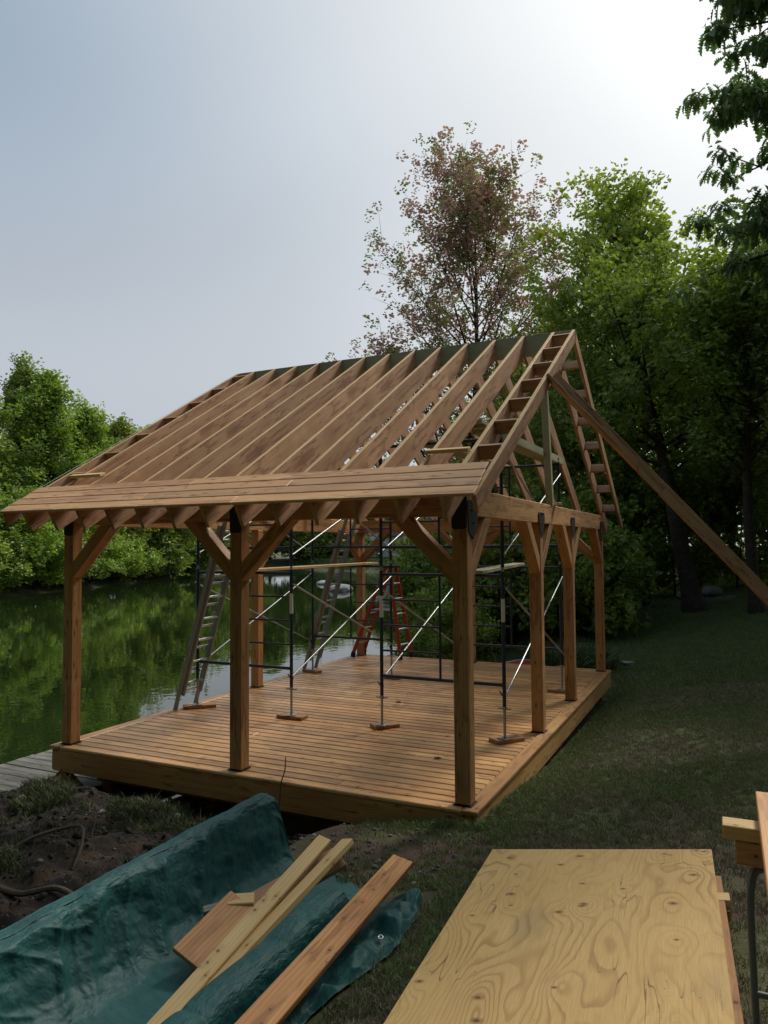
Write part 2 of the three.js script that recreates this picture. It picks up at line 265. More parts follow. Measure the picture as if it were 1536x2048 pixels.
// ------------------------------------------------------------------ pavilion frame
const BB = 2.465, BT = 2.712, K = 0.577, ANG = Math.atan(K), CS = Math.cos(ANG);
const roofY = (z) => 2.597 + K * (0.5635 - z);              // top of the rafters, pond-side slope
const RD = 0.235, BD = 0.150;                                // depth of rafters and of barge rafters
{
  seed(202);
  const f = thing('timber_pavilion', 'unfinished brown timber pavilion frame with open rafters standing on the deck', 'pavilion', [-2.42, 0, -3.65]);
  // posts; each stands on a thin steel base
  const posts = { A: [0, 0], B: [-2.366, 0], C: [-AC, 0], D: [0, -2.645], E: [0, -4.551], F: [0, -AF], G: [-AC, -3.585], H: [-AC, -AF], I: [-2.366, -AF] };
  const plate = (w, h, x, y, z, ry, parent, tail) => {
    const s = new THREE.Shape(), a = w / 2, c = 0.025;
    s.moveTo(-a, h / 2 - c); s.lineTo(-a + c, h / 2); s.lineTo(a - c, h / 2); s.lineTo(a, h / 2 - c); s.lineTo(a, -h / 2 + c);
    if (tail) { s.lineTo(a - 0.03, -h / 2 - 0.005); s.lineTo(0.03, -h / 2 - tail + 0.03); s.lineTo(0, -h / 2 - tail); s.lineTo(-0.03, -h / 2 - tail + 0.03); s.lineTo(-a + 0.03, -h / 2 - 0.005); }
    else { s.quadraticCurveTo(a, -h / 2, a - 0.04, -h / 2); s.lineTo(-a + 0.04, -h / 2); s.quadraticCurveTo(-a, -h / 2, -a, -h / 2 + c); }
    const m = new THREE.Mesh(new THREE.ExtrudeGeometry(s, { depth: 0.005, bevelEnabled: true, bevelSize: 0.0015, bevelThickness: 0.0015, bevelSegments: 1 }), M.black);
    m.position.set(x, y, z); m.rotation.y = ry; part(m, 'bracket', parent);
    for (const [bx, by] of [[-0.035, 0.05], [0.035, 0.05], [0, -0.06]]) { const b = new THREE.Mesh(new THREE.CylinderGeometry(0.011, 0.011, 0.012, 6), M.black); b.rotation.set(Math.PI / 2, 0, 0); const o = new THREE.Group(); o.add(b); b.position.set(bx, by, 0.011); o.position.copy(V(x, y, z)); o.rotation.y = ry; o.updateMatrixWorld(true); const c2 = b.clone(); b.matrixWorld.decompose(c2.position, c2.quaternion, c2.scale); part(c2, 'bolt', parent); }
  };
  for (const k in posts) {
    const [x, z] = posts[k], cx = x - S / 2, cz = z - S / 2;
    const p = part(lumber(V(cx, 0.012, cz), V(cx, BB, cz), S, S, M.post, V(0, 0, 1), 0.006), 'post', f);
    const b = new THREE.Mesh(new THREE.BoxGeometry(S + 0.022, 0.010, S + 0.022), M.black); b.position.set(cx, 0.0062, cz); part(b, 'post_base', p);
    if (z === 0) plate(S - 0.004, 0.34, cx, BB + 0.055, 0.001, 0, p);
    if (k === 'A' || k === 'F') plate(0.27, 0.27, 0.002, BB + 0.0, k === 'A' ? -0.137 : -AF + 0.02, Math.PI / 2, p, 0.07);
    if (k === 'D' || k === 'E') plate(0.29, 0.13, 0.001, BB + 0.062, cz, Math.PI / 2, p, 0.17);
  }
  // beams
  for (const z of [-S / 2, -AF - S / 2]) part(lumber(V(0, (BB + BT) / 2, z), V(-AC - S, (BB + BT) / 2, z), S - 0.004, BT - BB, M.post, V(0, 1, 0), 0.005), 'eave_beam', f);
  for (const x of [-S / 2, -AC - S / 2]) part(lumber(V(x, (BB + BT) / 2 - 0.003, -S - 0.002), V(x, (BB + BT) / 2 - 0.003, -AF + 0.004), S - 0.008, BT - BB - 0.006, M.roof, V(0, 1, 0), 0.005), 'gable_beam', f);
  // knee braces at 45 degrees
  const brace = (x, z, dx, dz) => {   // from the post face at x,z towards +-x or +-z
    const cx = x - S / 2, cz = z - S / 2, r = 0.60, yb = BB + 0.0, a = V(cx + dx * (S / 2 - 0.04), yb - r - 0.01, cz + dz * (S / 2 - 0.04)), b = V(cx + dx * (S / 2 + r - 0.055), yb - 0.035, cz + dz * (S / 2 + r - 0.055));
    // polygon with plumb and level cuts, in the plane of the wall
    const t = 0.135 * Math.SQRT2, W = S - 0.012;
    const poly = [[0, yb - r], [0, yb - r + t], [r - t, yb], [r, yb]];   // [outwards, y]
    const sh = new THREE.Shape(poly.map(([o, y]) => new THREE.Vector2(o, y)));
    let g = new THREE.ExtrudeGeometry(sh, { depth: W - 0.008, bevelEnabled: true, bevelSize: 0.004, bevelThickness: 0.004, bevelOffset: -0.004, bevelSegments: 1 });
    g.translate(0, 0, -(W - 0.008) / 2); g.translate(-r / 2, -(yb - r / 2), 0);
    const m = new THREE.Mesh(grainUV(g, V(Math.SQRT1_2, Math.SQRT1_2, 0), [rnd() * 4, rnd() * 4]), pick(M.post));
    m.rotation.y = dx > 0 ? 0 : dx < 0 ? Math.PI : dz > 0 ? -Math.PI / 2 : Math.PI / 2;
    m.position.set(cx + dx * (S / 2 + r / 2 - 0.002), yb - r / 2, cz + dz * (S / 2 + r / 2 - 0.002));
    part(m, 'brace', f);
  };
  for (const k of 'ABCHIF') { const [x, z] = posts[k]; if (k !== 'A' && k !== 'F') brace(x, z, 1, 0); if (k !== 'C' && k !== 'H') brace(x, z, -1, 0); }
  for (const k of 'ADEF') { const [x, z] = posts[k]; if (k !== 'A') brace(x, z, 0, 1); if (k !== 'F') brace(x, z, 0, -1); }
  for (const k of 'CGH') { const [x, z] = posts[k]; if (k !== 'C') brace(x, z, 0, 1); if (k !== 'H') brace(x, z, 0, -1); }
  // ridge and rafters
  part(lumber(V(0.228, 5.022 - 0.143, RZ), V(-5.12, 5.022 - 0.143, RZ), 0.038, 0.286, M.green), 'ridge_board', f);
  const tz = 0.5635, ty = roofY(tz), rz = RZ + 0.0205, dirF = V(0, Math.sin(ANG), -CS), dirB = V(0, Math.sin(ANG), CS);
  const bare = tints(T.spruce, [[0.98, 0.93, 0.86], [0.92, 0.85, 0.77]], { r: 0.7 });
  const rafter = (x, name, D = RD, mat = M.rafter) => {
    const poly = [[tz, ty], [rz, roofY(rz)], [rz, roofY(rz) - D / CS], [tz - D * Math.sin(ANG), ty - D * CS]], back = poly.map(([z, y]) => [2 * RZ - z, y]).reverse();
    const a = part(slab(poly, x - 0.019, x + 0.019, dirF, mat), name, f), b = part(slab(back, x - 0.019, x + 0.019, dirB, mat), name, f);
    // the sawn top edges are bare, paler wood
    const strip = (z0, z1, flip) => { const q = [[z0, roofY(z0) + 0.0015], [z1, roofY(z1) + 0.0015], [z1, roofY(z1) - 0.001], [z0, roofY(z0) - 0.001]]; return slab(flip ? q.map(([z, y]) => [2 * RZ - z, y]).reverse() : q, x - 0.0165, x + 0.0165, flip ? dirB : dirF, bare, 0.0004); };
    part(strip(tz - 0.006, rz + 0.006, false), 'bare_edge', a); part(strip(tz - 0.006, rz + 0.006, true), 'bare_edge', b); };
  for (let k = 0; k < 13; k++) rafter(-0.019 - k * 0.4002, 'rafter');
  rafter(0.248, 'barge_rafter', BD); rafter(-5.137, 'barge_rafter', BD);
  // lookout blocks of the gable ladders: stand square to the slope
  const sq = V(0, CS, Math.sin(ANG)), sqB = V(0, CS, -Math.sin(ANG));
  for (const [xa, xb] of [[0.001, 0.228], [-5.117, -4.842]]) {
    for (let k = 0; k < 7; k++) { const z = k === 6 ? -3.50 : -0.33 - 0.528 * k, c = V(0, roofY(z), z).addScaledVector(sq, -0.073); part(lumber(V(xa, c.y, c.z), V(xb, c.y, c.z), 0.038, 0.140, M.rafter, sq), 'lookout_block', f); }
    for (let k = 0; k < 7; k++) { const zz = -4.17 - 0.531 * k, z = 2 * RZ - zz, c = V(0, roofY(z), zz).addScaledVector(sqB, -0.073); part(lumber(V(xa, c.y, c.z), V(xb, c.y, c.z), 0.038, 0.140, M.rafter, sqB), 'lookout_block', f); }
  }
  // first four courses of roof boarding at the eave
  for (let r = 0; r < 4; r++) {
    const z = tz + 0.022 - (r + 0.5) * 0.1325, c = V(0, roofY(z), z).addScaledVector(sq, 0.0145), j = [-2.05, -3.26, -1.62, -2.86][r];
    for (const [a, b] of [[-5.165 + rr(-0.01, 0.02), j - 0.001], [j + 0.001, 0.262 - r * 0.012]]) part(lumber(V(a, c.y, c.z), V(b, c.y, c.z), 0.1435, 0.028, M.roof, sq, 0.006), 'roof_board', f);
  }
}
{
  seed(207);
  top(lumber(V(-0.032, BT - 0.002, -3.335), V(-0.032, 4.50, -3.07), 0.085, 0.085, M.green, V(0, 0, 1)), 'temporary_stud', 'greenish upright stud propping the right gable rafters from the gable beam', 'stud');
  top(lumber(V(-0.12, BT + 0.018, -3.53), V(0.07, BT + 0.018, -3.47), 0.085, 0.036, M.spruce), 'offcut', 'small pale wood block resting on top of the right gable beam', 'wood block');
  const sq = V(0, CS, Math.sin(ANG)), cl = (a, b, z, n) => { const c = V(0, roofY(z), z).addScaledVector(sq, 0.019); top(lumber(V(a, c.y + 0.012, c.z + rr(-0.02, 0.02)), V(b, c.y + 0.012, c.z), 0.085, 0.034, M.spruce, V(0, 0.95, 0.3)), 'cleat_board', n, 'board'); };
  cl(-4.90, -4.41, -0.16, 'short pale board lying across the rafters at the left end of the roof');
  cl(-0.44, -0.03, -0.19, 'short pale board lying across the rafters at the right end of the roof');
  // layout string from the left end of the ridge down to the eave
  const st = tube(V(-5.163, 5.035, RZ), V(-5.163, 2.632, 0.55), 0.002, M.white, 5); top(st, 'layout_string', 'taut thin string along the left gable edge of the roof', 'string');
  // long raking brace from the gable rafters to the lawn
  const p0 = V(0.30, 4.07, -2.08), p1 = V(3.60, 0.19, -3.77), dir = p1.clone().sub(p0).normalize(), up = V(0, 1, 0).addScaledVector(dir, -dir.y).normalize();
  const g = thing('raking_brace', 'long brown plank brace slanting from the right gable down to the lawn', 'brace', [3.6, 0.19, -3.77]);
  const mid = p0.clone().addScaledVector(dir, 1.75);
  part(lumber(p0.clone(), mid, 0.038, 0.135, M.rafter, up), 'upper_plank', g);
  part(lumber(mid.clone().addScaledVector(dir, 0.004), p1, 0.038, 0.14, M.rafter, up), 'lower_plank', g);
  const side = dir.clone().cross(up).normalize(), o = side.clone().multiplyScalar(0.040).addScaledVector(up, -0.05);
  part(lumber(p0.clone().add(o).addScaledVector(dir, -0.06), p0.clone().add(o).addScaledVector(dir, 1.38), 0.085, 0.038, M.roof, up), 'stiffener', g);
}

// ------------------------------------------------------------------ old dock
{
  seed(303);
  const d = thing('old_dock', 'weathered grey plank dock running along the pond beside the new deck', 'dock', [-5.2, -0.7, -2]);
  for (let i = 0; i < 70; i++) { const z = 3.0 - i * 0.145; part(lumber(V(-6.32 + rr(-0.015, 0.015), -0.52 + rr(-0.004, 0.004), z), V(-4.55, -0.52 + rr(-0.004, 0.004), z + rr(-0.006, 0.006)), 0.137, 0.036, M.grey, V(0, 1, 0), 0.005), 'dock_board', d); }
  for (const x of [-6.22, -4.70]) part(lumber(V(x, -0.61, 3.0), V(x, -0.61, -7.1), 0.05, 0.14, M.grey), 'stringer', d);
  for (const z of [2.2, 0.4, -2.6, -5.6]) part(tube(V(-6.22, -0.54, z), V(-6.22, -1.7, z), 0.07, M.dull[0], 10), 'pile', d);
}

// ------------------------------------------------------------------ scaffolding
function scaffold(x0, x1, lad, label) {      // x0 left leg, x1 right leg; lad: x of the inner upright
  const s = thing('scaffold_tower', label, 'scaffold', [(x0 + x1) / 2, 0.04, -3.61], 'scaffold towers on the deck');
  const rL = lad > (x0 + x1) / 2 ? [lad, x1] : [x0, lad];
  for (const z of [-2.085, -5.14]) for (const lvl of [0, 1]) {
    const y0 = 0.40 + lvl * 1.555, yb = 0.635 + lvl * 1.555, yt = 1.86 + lvl * 1.56;
    const fr = new THREE.Group(); part(fr, 'frame', s);
    for (const x of [x0, x1]) part(tube(V(x, y0, z), V(x, yt + 0.045, z), 0.0215, M.steel, 12), 'leg', fr);
    for (const y of [yb, yt]) part(tube(V(x0 + 0.02, y, z), V(x1 - 0.02, y, z), 0.0205, M.steel, 10), 'crossbar', fr);
    part(tube(V(lad, yb + 0.02, z), V(lad, yt - 0.02, z), 0.015, M.steel, 8), 'upright', fr);
    for (let k = 1; k < 4; k++) part(tube(V(rL[0] + 0.012, yb + k * 0.306, z), V(rL[1] - 0.012, yb + k * 0.306, z), 0.0125, M.steel, 8), 'rung', fr);
    for (const x of [x0, x1]) {
      part(tube(V(x, yt + 0.04, z), V(x, yt + 0.10, z), 0.016, M.galv, 8), 'coupling_pin', fr);
      for (const y of [yb - 0.09, yt - 0.14]) { part(lumber(V(x, y, z + 0.02), V(x, y - 0.045, z + (z > -3 ? -0.045 : 0.045)), 0.012, 0.028, M.black), 'brace_lock', fr); part(lumber(V(x - 0.055, y + 0.02, z), V(x - 0.02, y - 0.03, z), 0.012, 0.014, M.black), 'brace_lock', fr); }
    }
    if (lvl === 0 && z > -3) for (const x of [x0, x1]) if (x === x1 || x0 > -3) { const b = tube(V(x, 1.34, z), V(x, 1.60, z), 0.0226, M.white, 12); part(b, 'sticker', fr); }
  }
  for (const lvl of [0, 1]) for (const x of [x0 - 0.03, x1 + 0.03]) {
    const lo = 0.545 + lvl * 1.555, hi = 1.72 + lvl * 1.555;
    part(tube(V(x, lo, -2.07), V(x, hi, -5.15), 0.0115, M.galv, 8), 'cross_brace', s); part(tube(V(x + 0.014 * Math.sign(x - (x0 + x1) / 2), hi, -2.07), V(x + 0.014 * Math.sign(x - (x0 + x1) / 2), lo, -5.15), 0.0115, M.galv, 8), 'cross_brace', s);
  }
  for (const x of [x0, x1]) for (const z of [-2.085, -5.14]) {
    const j = part(tube(V(x, 0.044, z), V(x, 0.56, z), 0.016, M.galv, 10), 'screw_jack', s);
    const p = new THREE.Mesh(chamferBox(0.13, 0.008, 0.13, 0.002), M.galv); p.geometry.computeVertexNormals(); p.position.set(x, 0.049, z); p.rotation.y = rr(-0.4, 0.8); part(p, 'base_plate', j);
    part(tube(V(x, 0.36, z), V(x, 0.395, z), 0.027, M.galv, 8), 'collar_nut', j); part(tube(V(x - 0.075, 0.378, z + 0.01), V(x + 0.075, 0.372, z - 0.01), 0.008, M.galv, 6), 'collar_handle', j);
  }
}
scaffold(-4.645, -3.12, -3.88, 'dark blue steel scaffold tower on the pond side of the deck');
scaffold(-1.827, -0.302, -1.066, 'dark blue steel scaffold tower on the lawn side of the deck');
{
  seed(404);
  const pad = (x, z, a, L, w, label) => { const d = V(Math.cos(a), 0, Math.sin(a)).multiplyScalar(L / 2), c = V(x, 0.0215, z); top(lumber(c.clone().sub(d), c.clone().add(d), w, 0.040, M.dull, V(0, 1, 0), 0.004), 'sole_board', label, 'wood block', 'blocks under the scaffold jacks'); };
  pad(-4.63, -2.11, -0.75, 0.44, 0.14, 'brown block under the jack nearest the leaning ladder'); pad(-3.12, -2.10, -0.02, 0.38, 0.16, 'brown block under the jack seen just right of the middle eave post');
  pad(-1.83, -2.17, -0.85, 0.32, 0.19, 'brown block under the jack in the middle of the deck'); pad(-0.30, -2.15, -0.9, 0.36, 0.19, 'brown block under the jack nearest the right deck border');
  pad(-4.645, -5.14, 0.2, 0.30, 0.14, 'brown block under the far jack by the second leaning ladder'); pad(-3.12, -5.14, 0.2, 0.3, 0.14, 'brown block under the far jack by the red stepladder');
  pad(-1.827, -5.14, 0.1, 0.3, 0.14, 'brown block under the far jack hidden behind the near corner post'); pad(-0.302, -5.12, 0.05, 0.40, 0.16, 'brown block under the far jack behind the third gable post');
  const pl = (P, Q, w, h, mat, label) => top(lumber(P, Q, w, h, mat), 'scaffold_plank', label, 'plank', 'planks on the scaffold');
  pl(V(-3.66, 1.90, -1.90), V(-3.58, 1.905, -5.42), 0.19, 0.036, M.spruce, 'pale plank on the lower bars of the pond side scaffold');
  pl(V(-0.60, 1.90, -1.96), V(-1.02, 1.90, -5.45), 0.20, 0.040, M.green, 'pale plank on the lower bars of the lawn side scaffold');
  for (let i = 0; i < 3; i++) pl(V(-0.42 - i * 0.02, 3.463 + i * 0.0405, -1.75 + 0.1 * i), V(-0.40 - i * 0.01, 3.463 + i * 0.0405, -5.5 - 0.05 * i), 0.22, 0.038, M.green, ['bottom', 'middle', 'top'][i] + ' plank of the stack of three on the lawn side scaffold top');
  pl(V(-1.30, 3.463, -1.8), V(-1.26, 3.463, -5.45), 0.24, 0.038, M.green, 'single plank on the lawn side scaffold top, beside the stack of three');
  pl(V(-3.7, 3.463, -1.8), V(-3.66, 3.463, -5.45), 0.24, 0.038, M.green, 'plank on top of the pond side scaffold under the rafters');
}

// ------------------------------------------------------------------ ladders
function leanLadder(z, label, xb, yb, xt, yt) {
  const g = thing('extension_ladder', label, 'ladder', [xb, yb, z], 'aluminium ladders leaning on the pond side');
  const d = V(xt - xb, yt - yb, 0), L = d.length(); d.normalize(); const nrm = V(-d.y, d.x, 0);
  for (const [off, hw, a, b] of [[0, 0.205, 0, 0.93], [-0.045, 0.175, 0.22, 1]]) {
    const o = V(xb, yb, z).addScaledVector(nrm, off);
    for (const s of [-1, 1]) { const q = V(0, 0, s * hw); const rail = part(lumber(o.clone().addScaledVector(d, a * L).add(q), o.clone().addScaledVector(d, b * L).add(q), 0.024, 0.062, M.alurail, nrm, 0.004), 'rail', g); if (!off) part(lumber(o.clone().addScaledVector(d, -0.02).add(q), o.clone().addScaledVector(d, 0.10).add(q), 0.03, 0.08, M.rubber, nrm), 'foot', rail); }
    for (let t = a * L + 0.18; t < b * L - 0.05; t += 0.305) { const c = o.clone().addScaledVector(d, t); part(tube(c.clone().add(V(0, 0, -hw)), c.clone().add(V(0, 0, hw)), 0.0165, M.alu, 8), 'rung', g); }
  }
}
leanLadder(-2.06, 'grey aluminium extension ladder leaning behind the left scaffold, nearer one', -4.985, -0.50, -4.02, 2.72);
leanLadder(-5.36, 'grey aluminium extension ladder leaning beside the red stepladder, farther one', -4.99, -0.50, -4.02, 2.72);
{
  const g = thing('stepladder', 'red fibreglass stepladder open on the far end of the deck', 'stepladder', [-4.25, 0, -7.05]);
  const apex = V(-4.02, 1.80, -7.06), feet = [[-4.77, -6.86, -1], [-4.74, -7.28, -1], [-3.74, -6.88, 1], [-3.68, -7.29, 1]];
  const tops = feet.map(([x, z, s]) => V(apex.x + s * 0.05, 1.78, apex.z + (z > -7.07 ? 0.13 : -0.13)));
  feet.forEach(([x, z, s], i) => { const f = V(x, 0.05, z), r = part(lumber(f, tops[i], 0.03, 0.068, M.red, V(1, 0, 0)), 'rail', g), dd = tops[i].clone().sub(f).normalize(); part(lumber(V(x, 0.004, z).addScaledVector(dd, 0.012), f.clone().addScaledVector(dd, 0.07), 0.044, 0.085, M.rubber, V(1, 0, 0)), 'foot', r); });
  for (const [a, b, n] of [[0, 1, 5], [2, 3, 5]]) for (let k = 1; k <= n; k++) { const t = k * 0.165; const P = V(feet[a][0], 0, feet[a][1]).lerp(tops[a], t), Q = V(feet[b][0], 0, feet[b][1]).lerp(tops[b], t); part(lumber(P, Q, a ? 0.075 : 0.03, 0.022, M.alu), a ? 'step' : 'rung', g); }
  part(lumber(V(apex.x - 0.13, 1.80, apex.z), V(apex.x + 0.13, 1.80, apex.z), 0.32, 0.05, M.rubber), 'cap', g);
  for (const z of [-6.95, -7.17]) part(tube(V(-4.43, 0.95, z), V(-3.83, 0.95, z), 0.008, M.alu, 6), 'spreader', g);
}

// ------------------------------------------------------------------ soil heap in front of the deck's pond end
function bank(x, z) {   // height of the dug soil
  const a = Math.exp(-Math.pow((x + 3.5) / 1.35, 2) - Math.pow((z - 1.0) / 1.15, 2)) * 0.20 + Math.exp(-Math.pow((x + 2.5) / 0.8, 2) - Math.pow((z - 2.2) / 1.1, 2)) * 0.12;
  const lump = 0.22 * (fbm(x * 2.1, z * 2.1, 3, 81) - 0.5) + 0.12 * (ridged(x * 5 + z, z * 5, 82) - 0.6) * fbm(x * 3, z * 3, 2, 86) + 0.09 * (fbm(x * 9, z * 9, 4, 83) - 0.5);
  const edge = smooth(-5.9, -5.0, x) * smooth(-0.75, -1.35, x + 0.1 * vn(z * 3, 0, 2)) * smooth(-0.9, -0.1, z) * smooth(4.4, 3.4, z);
  return -0.42 - 0.16 * smooth(0.75, 0.1, z) + 0.05 * z + (a + lump) * 1.0 - 0.5 * (1 - edge) - 0.25 * smooth(-4.6, -5.6, x);
}
{
  const soilTex = tex(1024, 1024, (u, v) => {
    const x = u * 2, y = v * 2, a = fbm(x * 5, y * 5, 5, 91), b = fbm(x * 40, y * 40, 3, 92), c = vn(x * 90, y * 90, 93);
    let k = lerp3([38, 31, 25], [70, 54, 40], smooth(0.35, 0.7, a)); k = lerp3(k, [24, 19, 15], smooth(0.5, 0.75, b)); k = lerp3(k, [120, 110, 96], smooth(0.86, 0.97, c) * 0.7); return k;
  });
  const xs = Array.from({ length: 150 }, (_, i) => -6.0 + i * 5.4 / 149), zs = Array.from({ length: 150 }, (_, i) => -0.95 + i * 5.4 / 149);
  structure(new THREE.Mesh(heightSheet(xs, zs, bank, 0.5), new THREE.MeshStandardMaterial({ map: soilTex, roughness: 0.97, bumpMap: soilTex, bumpScale: 0.015 })), 'soil_bank');
  // pebbles
  seed(505);
  const peb = new THREE.IcosahedronGeometry(1, 1), pp = peb.attributes.position; for (let i = 0; i < pp.count; i++) { const x = pp.getX(i), y = pp.getY(i), z = pp.getZ(i), k = 0.85 + 0.3 * vn(x * 2 + 5, y * 2 + z * 3, 7); pp.setXYZ(i, x * k, y * k * 0.65, z * k * 0.8); } peb.computeVertexNormals();
  const N = 1500, im = new THREE.InstancedMesh(peb, new THREE.MeshStandardMaterial({ color: 0xffffff, roughness: 0.85 }), N), m = new THREE.Matrix4(), q = new THREE.Quaternion(), c = new THREE.Color();
  for (let i = 0; i < N; i++) {
    const onLawn = i > 1150, x = onLawn ? rr(-1.1, 0.2) : rr(-5.2, -1.2), z = onLawn ? rr(0.15, 1.6) : rr(-0.1, 3.8), r = 0.004 + 0.02 * Math.pow(rnd(), 4);
    q.setFromEuler(new THREE.Euler(rr(-0.5, 0.5), rr(0, 6.3), rr(-0.5, 0.5))); m.compose(V(x, (onLawn ? ground(x, z) : Math.max(bank(x, z), ground(x, z))) + r * 0.2, z), q, V(r, r, r).multiplyScalar(rr(0.8, 1.3))); im.setMatrixAt(i, m);
    const g = 0.06 + 0.22 * Math.pow(rnd(), 2.5); c.setRGB(g, g * 0.93, g * 0.84); im.setColorAt(i, c);
  }
  top(im, 'pebbles', 'loose grey pebbles scattered over the dug soil', 'pebbles', null, 'stuff');
  const st = (x, z, r, n) => { const s = new THREE.Mesh(peb, new THREE.MeshStandardMaterial({ color: new THREE.Color(0.34, 0.33, 0.30), roughness: 0.9 })); s.scale.set(r, r, r); s.rotation.y = x * 7; s.position.set(x, Math.max(bank(x, z), ground(x, z)) + r * 0.3, z); top(s, 'stone', n, 'stone'); };
  st(-4.28, 0.95, 0.055, 'pale stone on the soil at the edge of the old dock'); st(-3.0, 1.15, 0.035, 'small white stone in the middle of the soil heap'); st(-2.62, 0.62, 0.04, 'pale stone on the grassy soil below the deck fascia'); st(-2.95, 2.05, 0.035, 'pale stone beside the forked root on the soil heap');
  const CN = 2600, cm = new THREE.InstancedMesh(peb, new THREE.MeshStandardMaterial({ color: 0xffffff, roughness: 1 }), CN);
  for (let i = 0; i < CN; i++) { const x = rr(-5.3, -1.2), z = rr(-0.1, 3.9), r = 0.006 + 0.035 * Math.pow(rnd(), 3); q.setFromEuler(new THREE.Euler(rr(-3, 3), rr(0, 6.3), rr(-3, 3))); m.compose(V(x, Math.max(bank(x, z), ground(x, z)) + r * 0.15, z), q, V(r, r * 0.9, r * 1.1)); cm.setMatrixAt(i, m); const g = rr(0.025, 0.06); c.setRGB(g, g * 0.78, g * 0.58); cm.setColorAt(i, c); }
  top(cm, 'soil_clods', 'dark crumbly clods of dug soil on the heap', 'soil', null, 'stuff');
  // roots and sticks
  const bark = new THREE.MeshStandardMaterial({ map: T.grey, color: new THREE.Color(0.62, 0.52, 0.42), roughness: 0.9, bumpMap: bump, bumpScale: 0.004 });
  const on = (x, z, h) => V(x, Math.max(bank(x, z), ground(x, z)) + h, z);
  top(curveTube([on(-3.05, 2.06, 0.0), on(-2.95, 1.86, 0.05), on(-2.82, 1.68, 0.09), on(-2.68, 1.66, 0.08), on(-2.52, 1.80, 0.06), on(-2.40, 1.98, 0.01)], 0.017, bark, 60, 8, 0.45), 'forked_root', 'bent grey root lying on the soil heap beside the tarp', 'root');
  top(curveTube([on(-2.95, 2.52, 0.02), on(-2.70, 2.50, 0.05), on(-2.45, 2.40, 0.05), on(-2.2, 2.30, 0.04), on(-1.95, 2.28, 0.0)], 0.026, bark, 40, 8, 0.3), 'thick_root', 'thick brown root at the left edge disappearing under the tarp', 'root');
  for (let i = 0; i < 9; i++) { const x = rr(-4.2, -2.0), z = rr(0.6, 2.9), a = rr(0, 6.3), l = rr(0.15, 0.35), f = (t, b, h) => on(x + Math.cos(a + b) * l * t, z + Math.sin(a + b) * l * t, h); top(curveTube([f(0, 0, 0), f(0.4, 0.5, 0.03), f(0.7, -0.2, 0.04), f(1, 0.2, rr(0, 0.07))], rr(0.003, 0.006), bark, 20, 5, 0.6), 'root_bit', 'short thin root sticking out of the dug soil heap', 'root', 'thin roots in the soil heap'); }
  top(curveTube([on(-3.3, 1.25, 0.01), on(-3.15, 1.32, 0.04), on(-2.95, 1.28, 0.03), on(-2.82, 1.42, 0.02), on(-2.7, 1.40, 0.0)], 0.008, bark, 30, 6, 0.5), 'thin_root', 'thin curly root in the middle of the soil heap', 'root');
  top(curveTube([V(-1.50, -0.25, 0.64), V(-1.485, 0.05, 0.64), V(-1.46, 0.22, 0.65), V(-1.435, 0.30, 0.64), V(-1.43, 0.42, 0.63)], 0.008, bark, 30, 6, 0.5), 'bare_twig', 'thin bare twig standing upright in front of the deck edge', 'twig');
}

// ------------------------------------------------------------------ tarp over two lumber stacks
// flat facets between random heights on a triangle lattice: the look of stiff creased plastic
function facet(x, y, s) { const k = (x + y) * 0.36602540378, X = x + k, Y = y + k, i = Math.floor(X), j = Math.floor(Y), u = X - i, v = Y - j, a = hsh(i, j, s), d = hsh(i + 1, j + 1, s); return u > v ? a * (1 - u) + hsh(i + 1, j, s) * (u - v) + d * v : a * (1 - v) + hsh(i, j + 1, s) * (v - u) + d * u; }
function tarpPoint(u, z) {      // u 0..1 from behind the tall stack to the loose right-hand edge
  const zc = clamp(z, 1.48, 9), t2 = smooth(2.14, 2.30, z), g = (x, h) => ground(x, zc) + h;
  const xf = -0.80 + 0.03 * smooth(2.4, 3.2, zc), v0 = g(-0.45, 0.02);
  const xr = 0.26 + 0.15 * smooth(1.65, 2.4, z) - 0.12 * smooth(2.45, 3.1, z), up = (a, b) => a + (b - a) * t2;
  const P = [[-1.45, -0.6], [-1.20, 0.20], [-1.085, 0.42], [-1.045, 0.460], [-0.985, 0.464], [-0.945, 0.425], [-0.905, 0.28], [xf - 0.04, v0 + 0.07], [xf + 0.10, v0 + 0.005], [-0.25, g(-0.25, 0.015)], [-0.135, up(g(-0.13, 0.02), 0.20)], [-0.105, up(g(-0.1, 0.02), 0.275)], [-0.03, up(g(0, 0.02), 0.292)], [0.035, up(g(0, 0.02), 0.285)], [0.065, up(g(0.05, 0.02), 0.235)], [0.09, g(0.1, 0.03)], [0.5 * (0.09 + xr), g(0.2, 0.02)], [xr, g(xr, 0.012)]];
  const t = u * (P.length - 1), i = Math.min(P.length - 2, Math.floor(t)), k = t - i, at = (n) => P[clamp(n, 0, P.length - 1)];
  const cr = (a, b, c, d) => 0.5 * (2 * b + (c - a) * k + (2 * a - 5 * b + 4 * c - d) * k * k + (3 * b - a - 3 * c + d) * k * k * k);
  const a = at(i - 1), b = at(i), c = at(i + 1), d = at(i + 2), m = 0.6;
  return [m * cr(a[0], b[0], c[0], d[0]) + (1 - m) * (b[0] + (c[0] - b[0]) * k), m * cr(a[1], b[1], c[1], d[1]) + (1 - m) * (b[1] + (c[1] - b[1]) * k)];
}
